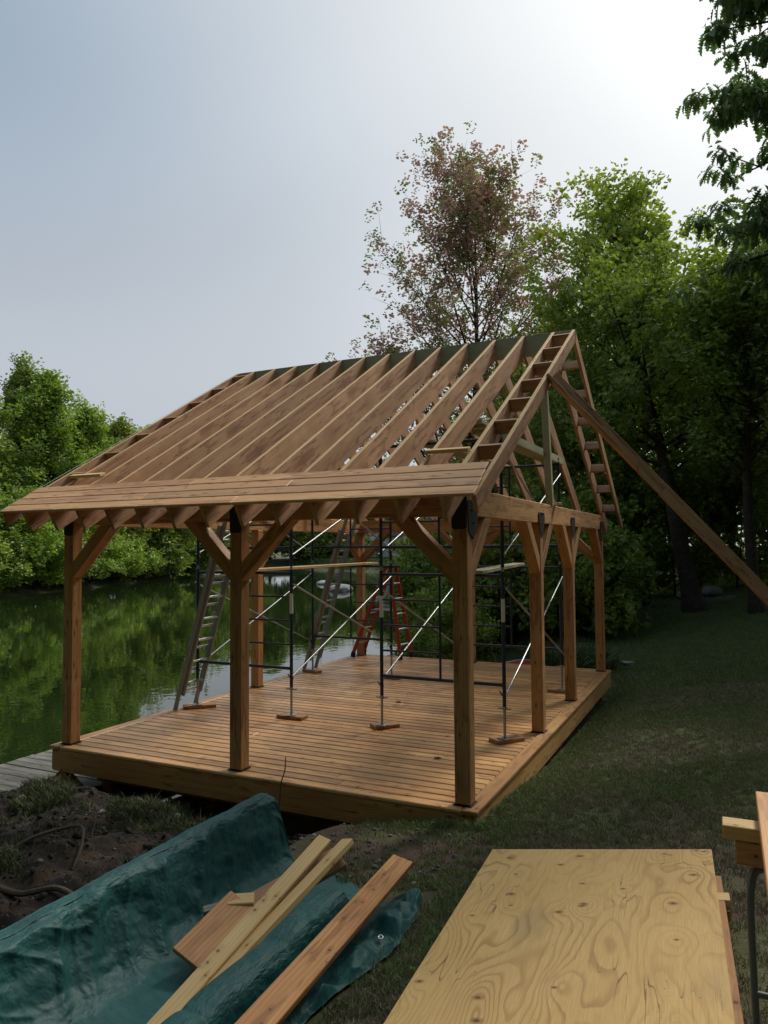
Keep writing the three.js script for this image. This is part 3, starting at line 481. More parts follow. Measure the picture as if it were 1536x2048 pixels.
const tarpTex = tex(1024, 1024, (u, v) => {
  const x = u * 2, y = v * 2, a = fbm(x * 4, y * 4, 4, 111), b = ridged(x * 11 + 3 * fbm(x * 4, y * 4, 2, 3), y * 11, 113), c = ridged(x * 30 + 3 * a, y * 30, 114), w = 0.5 + 0.5 * Math.sin(u * 2 * Math.PI * 330) * Math.sin(v * 2 * Math.PI * 330);
  let k = lerp3([18, 72, 71], [30, 96, 92], a); k = lerp3(k, [70, 122, 118], smooth(0.95, 1, b) * 0.22 + smooth(0.95, 1, c) * 0.2); k = lerp3(k, [10, 48, 50], w * 0.2); return k;
});
const tarpBump = tex(1024, 1024, (u, v) => {
  const x = u * 2, y = v * 2, wx = 0.10 * fbm(x * 6, y * 6, 3, 121), wy = 0.10 * fbm(x * 6 + 9, y * 6, 3, 125); const h = 255 * (0.55 * facet((x + wx) * 13, (y + wy) * 13, 122) + 0.30 * facet((x - wy) * 31, (y + wx) * 31, 123) + 0.15 * facet((x + wx) * 70, (y - wy) * 70, 124)); return [h, h, h];
}, false);
{
  const nu = 300, nz = 340, z0 = 1.42, z1 = 5.0, p = [], uv = [], idx = [];
  let pos = [];
  for (let j = 0; j <= nz; j++) {
    const v = j / nz, z = z0 + (z1 - z0) * v;
    for (let i = 0; i <= nu; i++) {
      const u = i / nu; let [x, y] = tarpPoint(u, z);
      const loose = smooth(0.86, 0.95, u), wall = smooth(0.24, 0.31, u) * (1 - smooth(0.42, 0.48, u)), top1 = smooth(0.13, 0.18, u) * (1 - smooth(0.26, 0.31, u)), bun = smooth(0.56, 0.62, u) * (1 - smooth(0.82, 0.87, u));
      const sharp = (a, b, s, e) => Math.pow(ridged(a, b, s), e);
      // hanging folds on the tall face run downwards; creases fan out from where it catches
      const fold = 0.050 * sharp(z * 2.6 + y * 1.2, y * 0.4 + 3, 131, 3) + 0.034 * sharp(z * 5.3 + y * 2.0, y * 0.5, 132, 4) + 0.010 * sharp(z * 3.1 - y * 5, y * 2.1 + z * 1.5, 139, 6) + 0.008 * sharp(z * 15 + y * 3, y * 1.5 - z, 142, 3);
      const w1 = fbm(z * 3, x * 3 + y * 3, 2, 145) * 2.5, q1 = x * 1.0 - y * 0.9, crease = 0.045 * facet(z * 4.2 + 0.25 * w1, q1 * 4.2 - 0.2 * w1, 133) + 0.028 * facet(z * 9.5 - 0.3 * w1, q1 * 9.5 + 0.3 * w1, 134) + 0.013 * facet(z * 21 + 0.3 * w1, q1 * 21, 140) - 0.043;
      const n = wall * (fold - 0.02) + smooth(0.04, 0.15, u) * crease * (1 - 0.15 * top1) * (1 - 0.55 * wall);
      y += n * 0.4 + top1 * (-0.020 * sharp(z * 2.7, 0.5, 135, 2) + 0.012 * (vn(z * 9, 2, 137) - 0.5)) - bun * 0.02 * sharp(z * 2.9 + 0.4, x * 3, 146, 3); x += n * 0.9 * (wall > 0 ? 1 : 0.3) + bun * 0.012 * (fbm(z * 5, 1, 2, 147) - 0.5);
      let zz = z;
      if (loose > 0) { x += smooth(0.88, 1, u) * 0.11 * (fbm(z * 2.6, 3, 3, 136) - 0.5); const gy = ground(x, z); y = Math.max(y, gy + 0.008) + loose * (0.13 * Math.max(0, facet(z * 4.4 + x * 2.5, x * 5 - z * 2, 137) - 0.35) + 0.07 * Math.max(0, facet(z * 9 - x * 6, x * 10 + z * 2, 138) - 0.3)) * (1 - 0.85 * smooth(0.985, 1, u)); zz += loose * 0.05 * (vn(x * 8, z * 8, 141) - 0.5); }
      { const zp = clamp((z - 1.6) / 2.2, 0, 1), xc = 0.09 + 0.21 * zp; if (z > 1.55 && Math.abs(x - xc) < 0.088) y = Math.min(y, 0.195 + 0.105 * zp - 0.042); }
      // the far end falls to the ground behind the stacks' ends
      const endK = clamp((1.54 - z) / (1.54 - z0), 0, 1);
      if (endK > 0 && u < 0.5) { const base = ground(x, 1.45) - 0.06; y = y + (base - y) * endK * endK; x += 0.05 * endK; }
      if (u > 0.5 && z < 1.75) { const k = smooth(1.75, 1.45, z); zz += k * 0.42 * smooth(0.5, 0.62, u); y -= k * 0.03 * (1 - loose); }
      p.push(x, Math.max(y, u > 0.4 && z > 1.5 ? ground(x, z) + 0.006 : -1), zz);
      uv.push(u * 2.6 / 2, z / 2);
      if (i && j) { const c = j * (nu + 1) + i, b = c - 1, a = c - nu - 2, d = c - nu - 1; idx.push(a, b, d, d, b, c); }
    }
  }
  const g = new THREE.BufferGeometry(); g.setAttribute('position', new THREE.Float32BufferAttribute(p, 3)); g.setAttribute('uv', new THREE.Float32BufferAttribute(uv, 2)); g.setIndex(idx); g.computeVertexNormals();
  const t = thing('tarp', 'crumpled dark teal tarp draped over lumber stacks in the foreground', 'tarp', [-0.5, 0.1, 2.6]);
  part(new THREE.Mesh(g, new THREE.MeshStandardMaterial({ map: tarpTex, roughness: 0.6, bumpMap: tarpBump, bumpScale: 0.011, side: THREE.DoubleSide })), 'sheet', t);
  const ring = new THREE.Mesh(new THREE.TorusGeometry(0.012, 0.0045, 8, 20), M.alu); ring.position.set(0.30, ground(0.30, 2.36) + 0.06, 2.36); ring.rotation.set(-1.25, 0.2, 0); part(ring, 'grommet', t);
}
{
  seed(606);
  const L = (name, label, cat, P, Q, w, h, mat, up) => top(lumber(P, Q, w, h, mat, up, 0.004), name, label, cat);
  // stacks under the tarp (their shape shows through it)
  L('stud', 'pale two-by-four leaning over the tarp, left of the pair', 'lumber', V(-0.292, 0.385, 1.93), V(-0.303, 0.03, 3.70), 0.087, 0.038, M.spruce[0], V(0.25, 1, 0));
  L('stud', 'pale two-by-four leaning over the tarp, right of the pair', 'lumber', V(-0.165, 0.370, 1.86), V(-0.255, 0.085, 3.30), 0.087, 0.038, M.spruce[0], V(-0.25, 1, 0));
  L('brown_plank', 'reddish brown stained plank lying on the right side of the tarp', 'lumber', V(0.09, 0.195, 1.60), V(0.30, 0.30, 3.80), 0.138, 0.038, wood(T.stain, { c: [1.05, 0.86, 0.66], r: 0.45 }), V(0.22, 1, 0));
  L('brown_offcut', 'wide brown board offcut propped in the tarp fold beside the small blocks', 'board', V(-0.47, 0.125, 2.98), V(-0.41, 0.255, 2.58), 0.235, 0.03, M.roof, V(0.35, 1, 0.2));
  L('brown_offcut', 'long brown board lying behind the two pale studs', 'board', V(-0.60, 0.10, 2.60), V(-0.20, 0.28, 1.90), 0.15, 0.036, M.rafter, V(0.5, 1, 0));
  L('pale_block', 'short yellow two-by-four block on top of the brown offcuts', 'wood block', V(-0.505, 0.262, 2.62), V(-0.385, 0.262, 2.545), 0.087, 0.038, M.spruce[0], V(-0.2, 1, 0.4));
  L('pale_block', 'small greyish white wood offcut left of the yellow block', 'wood block', V(-0.595, 0.235, 2.72), V(-0.49, 0.25, 2.62), 0.05, 0.036, M.grey[0], V(0.1, 1, 0.3));
}

// ------------------------------------------------------------------ plywood sheet on sleepers
{
  seed(707);
  const kn = []; for (let i = 0; i < 34; i++) kn.push([rnd() * 1.22, rnd() * 2.44, rr(0.008, 0.017), rr(0.6, 1.4)]);
  const ply = tex(1024, 2048, (u, v) => {
    let x = u * 1.22, y = v * 2.44, kk = 0, sw = 0;
    for (const [kx, ky, r, q] of kn) { const dx = x - kx, dy = (y - ky) * 0.55, d2 = dx * dx + dy * dy; sw += q * 0.030 * Math.exp(-d2 / 0.004); const rr2 = Math.hypot(dx, (y - ky) * 1.35); kk = Math.max(kk, smooth(r, r * 0.5, rr2), 0.45 * smooth(r * 2.2, r * 0.8, rr2)); }
    const f = 17 * fbm(x * 2.2 + 0.4 * fbm(x * 5, y * 2.5, 2, 150), y * 0.62, 3, 151) + 1.6 * fbm(x * 9, y * 3, 3, 152) + x * 11 + 75 * sw, ph = f - Math.floor(f);
    const line = smooth(0.5, 0.9, ph) * smooth(1.0, 0.93, ph) * (0.45 + 0.9 * vn(x * 8, y * 5, 163)), fine = vn(x * 420, y * 16, 155), bl = fbm(x * 3, y * 2, 4, 157), patch = 0.35 + 0.65 * smooth(0.35, 0.6, fbm(x * 2, y * 1.5, 2, 154));
    const dirt = smooth(0.6, 0.82, fbm(x * 5, y * 2.2, 5, 158)), speck = smooth(0.94, 0.98, vn(x * 120, y * 120, 159)) * smooth(0.5, 0.7, vn(x * 9, y * 9, 160)), crack = smooth(0.965, 0.99, ridged(x * 40, y * 2.5, 161)) * smooth(0.55, 0.75, vn(x * 5, y * 4, 162));
    let c = lerp3([208, 174, 114], [180, 143, 86], 0.5 * fine + 0.7 * (bl - 0.3)); c = lerp3(c, [140, 102, 60], line * 0.42 * patch); c = lerp3(c, [120, 106, 80], dirt * 0.25); c = lerp3(c, [84, 54, 34], kk * 0.85); c = lerp3(c, [74, 58, 40], speck * 0.8); c = lerp3(c, [96, 72, 46], crack * 0.6);
    return c;
  });
  const P1 = V(0.699, 0.384, 1.634), P2 = V(1.904, 0.556, 1.547), e = V(0.068, 0.0238, 0.9974).normalize(), ax = P2.clone().sub(P1).normalize(), n = e.clone().cross(ax).normalize();
  const th = 0.018, g = chamferBox(1.22, th, 2.44, 0.0025), p = g.attributes.position, uv = []; g.computeVertexNormals();
  for (let i = 0; i < p.count; i++) uv.push(p.getX(i) / 1.22 + 0.5, p.getZ(i) / 2.44 + 0.5);
  g.setAttribute('uv', new THREE.Float32BufferAttribute(uv, 2));
  const m = new THREE.Mesh(g, new THREE.MeshStandardMaterial({ map: ply, roughness: 0.78, bumpMap: ply, bumpScale: 0.0015 }));
  m.quaternion.setFromRotationMatrix(new THREE.Matrix4().makeBasis(ax, n, e)); m.position.copy(P1).addScaledVector(ax, 0.61).addScaledVector(e, 1.22).addScaledVector(n, -th / 2);
  top(m, 'plywood_sheet', 'large tan plywood sheet lying on blocks in the right foreground', 'plywood');
  // timber under the sheet, one sleeper across and the boards it carries
  for (const [k, t] of [[0, 0.55], [1, 1.9]]) {
    const c = (a) => P1.clone().addScaledVector(ax, a).addScaledVector(e, t).addScaledVector(n, -th - 0.0205);
    top(lumber(c(0.06), c(1.27), 0.087, 0.038, M.spruce, n), 'sleeper', k ? 'pale sleeper under the near half of the plywood sheet' : 'pale sleeper sticking out from under the right edge of the plywood sheet', 'lumber');
    const d = (a) => c(a).addScaledVector(n, -0.041).addScaledVector(e, 0.02), d2 = (a) => c(a).addScaledVector(n, -0.085 - 0.041).addScaledVector(e, 0.02);
    top(lumber(d(0.10), d(1.26), 0.087, 0.040, M.dull, n), 'sleeper', k ? 'dark sleeper second from the top under the near half of the plywood' : 'dark sleeper second from the top under the right edge of the plywood', 'lumber');
    top(lumber(d2(0.10), d2(1.20), 0.14, 0.128, M.dull, n), 'sleeper', k ? 'thick dark timber on the ground under the near half of the plywood' : 'thick dark timber on the ground under the far half of the plywood', 'lumber');
  }
  top(lumber(P2.clone().addScaledVector(ax, 0.010).addScaledVector(e, 0.30).addScaledVector(n, -0.041), P2.clone().addScaledVector(ax, 0.012).addScaledVector(e, 2.3).addScaledVector(n, -0.041), 0.030, 0.038, M.dull, n), 'edge_strip', 'thin brown strip along the right underside of the plywood sheet', 'lumber');
}
// ------------------------------------------------------------------ sawhorse at the right edge with boards on it
{
  seed(808);
  const gy = ground(2.6, 3.2), g = thing('sawhorse', 'grey pipe legged sawhorse at the right edge of the picture', 'sawhorse', [2.6, gy, 3.22]);
  const pipe = new THREE.MeshStandardMaterial({ color: new THREE.Color(0.12, 0.13, 0.13), roughness: 0.45, metalness: 0.4 });
  part(lumber(V(2.03, 1.205, 3.22), V(3.2, 1.205, 3.22), 0.09, 0.076, M.dull), 'beam', g);
  for (const x of [2.072, 3.15]) for (const s of [1, -1])
    part(curveTube([V(x + 0.07, 1.150, 3.22), V(x + 0.02, 1.148, 3.22 + 0.012 * s), V(x + 0.002, 1.10, 3.22 + 0.03 * s), V(x, 0.85, 3.22 + 0.085 * s), V(x + 0.01, gy - 0.02, 3.22 + 0.2 * s)], 0.0115, pipe, 40, 10), 'leg', g);
  part(tube(V(2.075, 0.80, 3.32), V(3.15, 0.80, 3.32), 0.010, pipe), 'stretcher', g);
  top(lumber(V(1.992, 1.267, 3.225), V(3.1, 1.267, 3.20), 0.085, 0.044, M.spruce), 'cross_stick', 'pale two-by-four on top of the sawhorse with its end cut facing left', 'lumber');
  top(lumber(V(2.168, 1.310, 2.985), V(2.185, 1.310, 5.1), 0.14, 0.036, wood(T.stain, { c: [1.1, 1.0, 0.86], r: 0.5 })), 'sawhorse_board', 'orange brown board lying over the sawhorse and running out of the picture', 'lumber');
}

// ------------------------------------------------------------------ trees
const barkTex = tex(256, 512, (u, v) => { const a = ridged(u * 14 + fbm(u * 5, v * 8, 2, 5), v * 10, 171), b = fbm(u * 8, v * 16, 3, 173); return lerp3([74, 64, 54], [32, 27, 22], clamp(0.55 * a + 0.7 * b - 0.2, 0, 1)); });
const barkMat = new THREE.MeshStandardMaterial({ map: barkTex, roughness: 0.95, bumpMap: barkTex, bumpScale: 0.02 });
const leafMat = new THREE.MeshPhysicalMaterial({ color: 0xffffff, roughness: 0.75, transmission: 0.55, thickness: 0, side: THREE.DoubleSide });
// a sprig: leaves of four triangles each, folded along the midrib, hung round a short twig
function sprig(n, spread, len, wid, s, droop = 0.3) {
  seed(s); const P = [], q = new THREE.Quaternion(), m = new THREE.Matrix4();
  for (let i = 0; i < n; i++) {
    const o = V(rr(-1, 1), rr(-0.9, 0.9), rr(-1, 1)).multiplyScalar(spread); if (o.length() > spread) o.multiplyScalar(0.6);
    const k = rr(0.7, 1.25), L = len * k, W = wid * k, f = 0.18 * W;
    q.setFromEuler(new THREE.Euler(rr(-0.9, 0.9) - droop, rr(0, 6.283), rr(-0.7, 0.7))); m.compose(o, q, V(1, 1, 1));
    const t = (x, y, z) => V(x, y, z).applyMatrix4(m), a = t(0, 0, 0), b = t(W / 2, f, L * 0.45), c = t(0, -0.12 * L, L), d = t(-W / 2, f, L * 0.45), e = t(0, -0.02, L * 0.5);
    for (const [x, y, z] of [[a, b, e], [b, c, e], [c, d, e], [d, a, e]]) P.push(x.x, x.y, x.z, y.x, y.y, y.z, z.x, z.y, z.z);
  }
  const g = new THREE.BufferGeometry(); g.setAttribute('position', new THREE.Float32BufferAttribute(P, 3)); g.computeVertexNormals(); return g;
}
function oakSprig(n, spread, len, s) {   // lobed leaves hanging from a twig end
  seed(s); const sh = new THREE.Shape(); const hw = [0.03, 0.16, 0.08, 0.26, 0.10, 0.30, 0.12, 0.24, 0.10, 0.13, 0]; 
  sh.moveTo(0, 0); hw.forEach((w, i) => sh.lineTo(w, 0.12 + i * 0.088)); for (let i = hw.length - 2; i >= 0; i--) sh.lineTo(-hw[i], 0.12 + i * 0.088); sh.lineTo(0, 0);
  const base = new THREE.ShapeGeometry(sh).toNonIndexed(); base.deleteAttribute('uv'); base.deleteAttribute('normal'); base.rotateX(Math.PI / 2); const all = [];
  for (let i = 0; i < n; i++) { const g = base.clone(), k = len * rr(0.75, 1.2); g.scale(k, k, k); const p = g.attributes.position; for (let j = 0; j < p.count; j++) p.setY(j, p.getY(j) + 0.5 * Math.abs(p.getX(j)) - 0.6 * p.getZ(j) * p.getZ(j) / k * 0.5); g.applyMatrix4(new THREE.Matrix4().makeRotationFromEuler(new THREE.Euler(rr(0.1, 1.0), 0, rr(-0.4, 0.4)))); g.rotateY(rr(0, 6.283)); g.translate(rr(-1, 1) * spread, rr(-0.5, 0.5) * spread, rr(-1, 1) * spread); all.push(g); }
  const g = mergeGeometries(all); g.computeVertexNormals(); return g;
}
const SP = { far: [sprig(14, 0.42, 0.24, 0.19, 1), sprig(14, 0.42, 0.24, 0.19, 2)], mid: [sprig(16, 0.24, 0.125, 0.105, 3), sprig(16, 0.24, 0.125, 0.105, 4)], small: [sprig(15, 0.15, 0.075, 0.055, 5)], oak: [oakSprig(7, 0.10, 0.17, 6)], fringe: [sprig(12, 0.15, 0.11, 0.09, 7)] };
function cone(P, Q, r0, r1, seg) { const d = Q.clone().sub(P), g = new THREE.CylinderGeometry(r1, r0, d.length(), seg, 1, true); g.translate(0, d.length() / 2, 0); g.applyQuaternion(new THREE.Quaternion().setFromUnitVectors(V(0, 1, 0), d.normalize())); g.translate(P.x, P.y, P.z); return g; }
function tree(o) {
  seed(o.seed);
  const x = o.x, z = o.z, y0 = ground(x, z) - 0.1, H = o.H - y0, geos = [], spots = [];
  const lean = o.lean ?? [rr(-0.04, 0.04), rr(-0.04, 0.04)], wob = rr(0, 6);
  const axis = (t) => V(lean[0] * H * t + 0.012 * H * Math.sin(t * 5 + wob), H * t, lean[1] * H * t + 0.012 * H * Math.cos(t * 4 + wob));
  const tr = o.trunk ?? H * 0.013, rad = (t) => tr * Math.pow(1 - t * 0.97, 0.85) * (1 + 0.5 * Math.exp(-t * 40));
  const nseg = 12; for (let i = 0; i < nseg; i++) geos.push(cone(axis(i / nseg * 0.97), axis((i + 1) / nseg * 0.97), rad(i / nseg), rad((i + 1) / nseg), 9));
  const b0 = o.base ?? 0.25, prof = o.prof ?? ((s) => Math.pow(Math.sin(Math.PI * clamp(0.12 + 0.86 * s, 0, 1)), 0.75));
  const nl = o.limbs ?? 34, gap = o.gap ?? 0;
  for (let i = 0; i < nl; i++) {
    const s = clamp((i + rnd() * 0.9) / nl, 0, 1), t = b0 + (0.96 - b0) * s, az = i * 2.39996 + rr(-0.4, 0.4), el = (o.el ?? 0.45) + 0.75 * s * s + rr(-0.15, 0.2);
    const L = o.R * prof(s) * rr(0.72, 1.18) + 0.25, P = axis(t * 0.93), dir = V(Math.cos(az) * Math.cos(el), Math.sin(el), Math.sin(az) * Math.cos(el));
    const bend = V(0, 0.28 + 0.3 * rnd(), 0), pt = (k) => P.clone().addScaledVector(dir, L * k).addScaledVector(bend, L * k * k * 0.5), r0 = Math.min(rad(t) * 0.55, 0.018 * L + 0.012);
    for (let k = 0; k < 4; k++) geos.push(cone(pt(k / 4), pt((k + 1) / 4), r0 * (1 - k / 4.4), r0 * (1 - (k + 1) / 4.4), 5));
    const ns = o.subs ?? 7;
    for (let j = 0; j < ns; j++) {
      const k = 0.25 + 0.75 * (j + rnd()) / ns, Q = pt(Math.min(1, k)), d2 = dir.clone().add(V(rr(-0.9, 0.9), rr(-0.25, 0.95), rr(-0.9, 0.9))).normalize(), l2 = L * rr(0.22, 0.42) * (1.25 - 0.5 * k) + 0.15;
      const e2 = Q.clone().addScaledVector(d2, l2); geos.push(cone(Q, e2, r0 * 0.4 * (1.15 - k * 0.7) + 0.003, 0.003, 3));
      const np = o.per ?? 5; for (let q = 0; q < np; q++) { const w = (q + rnd()) / np; spots.push([Q.clone().addScaledVector(d2, l2 * (0.15 + w * 0.95)).add(V(rr(-1, 1), rr(-1, 1), rr(-1, 1)).multiplyScalar((o.spread ?? 0.28) * (o.ls ?? 1))), s]); }
    }
    spots.push([pt(1), s], [pt(1.06), s]);
  }
  for (let i = 0; i < (o.shoots ?? 0); i++) {   // upright leaders that stand clear of the crown
    const t = rr(0.72, 0.95), P = axis(t).add(V(rr(-1, 1), 0, rr(-1, 1)).multiplyScalar(o.R * 0.45 * (1.15 - t))), L = rr(0.10, 0.19) * H, d = V(rr(-0.25, 0.25), 1, rr(-0.25, 0.25)).normalize(), E = P.clone().addScaledVector(d, L);
    geos.push(cone(P, E, 0.03, 0.004, 4)); const bare = rnd() < (o.bare ?? 0); if (!bare) for (let q = 0; q < 16; q++) { const w = rr(0.05, 1.02); spots.push([P.clone().addScaledVector(d, L * w).add(V(rr(-1, 1), rr(-1, 1), rr(-1, 1)).multiplyScalar(0.28 * (1.1 - w) * (o.ls ?? 1) + 0.05)), 1]); }
    else for (let q = 0; q < 5; q++) { const a = P.clone().lerp(E, rr(0.3, 0.9)); geos.push(cone(a, a.clone().add(V(rr(-0.4, 0.4), rr(0.3, 0.7), rr(-0.4, 0.4))), 0.008, 0.002, 3)); }
  }
  let hi = 0; for (const [p] of spots) hi = Math.max(hi, p.y); const ky = H / hi; for (const [p] of spots) p.y *= ky; for (const e of geos) e.scale(1, ky, 1);
  const g = thing(o.name, o.label, o.cat ?? 'tree', [x, y0, z], o.group);
  const tm = new THREE.Mesh(mergeGeometries(geos), barkMat); tm.name = 'trunk'; g.add(tm);
  const kinds = [o.leaf[o.seed % o.leaf.length]], keep = spots.filter(() => rnd() >= gap);
  const m = new THREE.Matrix4(), q = new THREE.Quaternion(), c = new THREE.Color();
  kinds.forEach((geo, ki) => {
    const mine = keep.filter((_, i) => i % kinds.length === ki), im = new THREE.InstancedMesh(geo, leafMat, mine.length);
    mine.forEach(([p, s], i) => { const k = (o.ls ?? 1) * rr(0.7, 1.3); q.setFromEuler(new THREE.Euler(rr(-0.6, 0.6), rr(0, 6.283), rr(-0.6, 0.6))); m.compose(p, q, V(k, k, k)); im.setMatrixAt(i, m); const col = o.cols[Math.floor(fbm(p.x * 0.5 + 9, p.y * 0.5 + p.z * 0.4, 2, o.seed) * 2.2 * o.cols.length + rr(-0.4, 0.4) * o.cols.length + 7 * o.cols.length) % o.cols.length], b = rr(0.8, 1.25); c.setRGB(col[0] * b, col[1] * b, col[2] * b); im.setColorAt(i, c); });
    im.name = 'crown'; im.userData.kind = 'stuff'; g.add(im);
  });
  return g;
}
const GR = { bright: [[0.28, 0.41, 0.030], [0.24, 0.36, 0.030], [0.32, 0.45, 0.035]], mid: [[0.24, 0.335, 0.034], [0.195, 0.285, 0.03], [0.275, 0.365, 0.036]], yellow: [[0.34, 0.41, 0.035], [0.30, 0.38, 0.032], [0.25, 0.35, 0.03]], rust: [[0.42, 0.25, 0.18], [0.36, 0.21, 0.15], [0.24, 0.27, 0.06], [0.44, 0.28, 0.20], [0.20, 0.25, 0.055]], blue: [[0.13, 0.25, 0.06], [0.11, 0.22, 0.055]] };
const tallProf = (s) => 0.35 + 0.75 * Math.pow(1 - s, 0.9) * (0.4 + 0.6 * smooth(0, 0.25, s));
const roundProf = (s) => Math.pow(Math.sin(Math.PI * clamp(0.16 + 0.76 * s, 0, 1)), 0.7);
// right-hand side, from the ridge outwards
tree({ name: 'red_maple_tree', label: 'tall maple with sparse reddish brown leaves rising behind the roof ridge', x: -8.0, z: -23.0, H: 19.8, R: 5.3, base: 0.16, limbs: 62, subs: 10, per: 4, gap: 0.12, el: 0.55, prof: (s) => 0.32 + 0.85 * Math.pow(Math.sin(Math.PI * (0.38 + 0.56 * s)), 0.8), leaf: SP.mid, ls: 1.2, cols: GR.rust, seed: 901, shoots: 8, bare: 0.4, trunk: 0.20, spread: 0.4 });
tree({ name: 'green_maple_tree', label: 'broad yellow-green maple right of the roof peak, tallest green crown there', x: -1.2, z: -21.3, H: 16.6, R: 5.2, base: 0.16, limbs: 48, subs: 9, per: 5, gap: 0.12, el: 0.7, prof: (s) => 0.5 + 0.6 * Math.sin(Math.PI * (0.15 + 0.72 * s)), leaf: SP.mid, ls: 1.2, cols: GR.yellow, seed: 902, shoots: 9, trunk: 0.18, spread: 0.35 });
tree({ name: 'dark_tree', label: 'leafy tree at the right edge with its crown above the raking brace', x: 3.9, z: -16.2, H: 11.6, R: 3.2, base: 0.22, limbs: 38, subs: 8, per: 5, gap: 0.2, leaf: SP.mid, ls: 1.15, cols: GR.mid, seed: 903, shoots: 4, spread: 0.35, trunk: 0.17 });
tree({ name: 'leaning_tree', label: 'tree with a thick dark trunk leaning left behind the raking brace', x: 1.25, z: -15.8, H: 10.6, R: 3.3, base: 0.45, limbs: 30, subs: 8, per: 5, leaf: SP.mid, ls: 1.1, cols: GR.mid, seed: 904, lean: [-0.20, -0.06], trunk: 0.26, spread: 0.35, gap: 0.15 });
tree({ name: 'straight_tree', label: 'tree with a straight dark trunk near the right edge, behind the brace foot', x: 2.55, z: -14.4, H: 9.8, R: 2.6, base: 0.42, limbs: 30, subs: 8, per: 5, leaf: SP.mid, ls: 1.1, cols: GR.mid, seed: 905, trunk: 0.16, lean: [0.0, 0.0] });
const RW = [[-4.9, -28.4, 13.6, 3.6, 'mid', 'leafy tree filling the gap between the red maple and the green maple'], [-2.3, -20.0, 8.6, 2.8, 'mid', 'low leafy tree directly behind the right gable ladder'], [-0.4, -29.3, 13.4, 3.8, 'mid', 'tree deep in the woods behind the green maple'], [1.9, -27.1, 13.2, 3.6, 'mid', 'tree deep in the woods left of the right edge'], [-8.4, -33.5, 13.6, 3.8, 'yellow', 'far leafy tree low behind the red maple trunk'], [5.6, -21.0, 12.6, 3.6, 'mid', 'leafy tree cut by the right edge of the picture'], [6.6, -13.8, 12.0, 3.4, 'blue', 'blue-green tree just beyond the right edge'], [3.4, -22.6, 11.0, 3.2, 'mid', 'leafy tree behind the straight trunk at the right']];
RW.forEach(([x, z, H, R, c, label], i) => tree({ name: 'woodland_tree', label, x, z, H, R, base: 0.16, limbs: 34, subs: 8, per: 4, gap: 0.2, leaf: SP.mid, ls: 1.3, cols: GR[c], seed: 930 + i, group: 'trees of the woods on the right', spread: 0.4, shoots: 4 }));
// oak close by on the right, its boughs reach into the picture
{
  seed(950); const g0 = 4.4, gz = -6.1, y0 = ground(g0, gz) - 0.1, g = thing('oak_tree', 'near oak whose lobed dark leaves hang in at the top right corner', 'tree', [g0, y0, gz]);
  const geos = [cone(V(0, 0, 0), V(-0.1, 5, 0), 0.26, 0.2, 10), cone(V(-0.1, 5, 0), V(0.05, 12, -0.2), 0.2, 0.06, 9)], spots = [];
  for (let i = 0; i < 34; i++) {
    const h = 6.0 + 4.8 * (i + rnd()) / 34, out = Math.PI - 0.44 + rr(-1.0, 1.0) * (i % 3 ? 0.8 : 2.6), L = (h < 6.3 ? 1.6 : 2.3) * rr(0.8, 1.15), el = rr(0.0, 0.45), d = V(Math.cos(out) * Math.cos(el), Math.sin(el), -Math.sin(out) * Math.cos(el) * -1), P = V(-0.08, h, 0), pt = (k) => P.clone().addScaledVector(d, L * k).add(V(0, -0.18 * L * k * k, 0));
    for (let k = 0; k < 4; k++) geos.push(cone(pt(k / 4), pt((k + 1) / 4), 0.05 * (1 - k / 4.5), 0.05 * (1 - (k + 1) / 4.5), 5));
    for (let j = 0; j < 6; j++) { const k = 0.25 + 0.75 * (j + rnd()) / 6, Q = pt(k), d2 = d.clone().add(V(rr(-0.9, 0.9), rr(-0.6, 0.5), rr(-0.9, 0.9))).normalize(), l2 = rr(0.35, 0.75), E2 = Q.clone().addScaledVector(d2, l2); geos.push(cone(Q, E2, 0.012, 0.003, 4)); for (let q = 0; q < 6; q++) spots.push(Q.clone().lerp(E2, rr(0.15, 1.1)).add(V(rr(-1, 1), rr(-1, 1), rr(-1, 1)).multiplyScalar(0.07))); }
  }
  const tm = new THREE.Mesh(mergeGeometries(geos), barkMat); tm.name = 'trunk'; g.add(tm);
  const im = new THREE.InstancedMesh(SP.oak[0], leafMat, spots.length), m = new THREE.Matrix4(), q = new THREE.Quaternion(), c = new THREE.Color();
  spots.forEach((p, i) => { const k = rr(0.75, 1.2); q.setFromEuler(new THREE.Euler(rr(-0.4, 0.4), rr(0, 6.283), rr(-0.4, 0.4))); m.compose(p, q, V(k, k, k)); im.setMatrixAt(i, m); const b = rr(0.75, 1.3); c.setRGB(0.10 * b, 0.18 * b, 0.04 * b); im.setColorAt(i, c); }); im.name = 'crown'; im.userData.kind = 'stuff'; g.add(im);
}
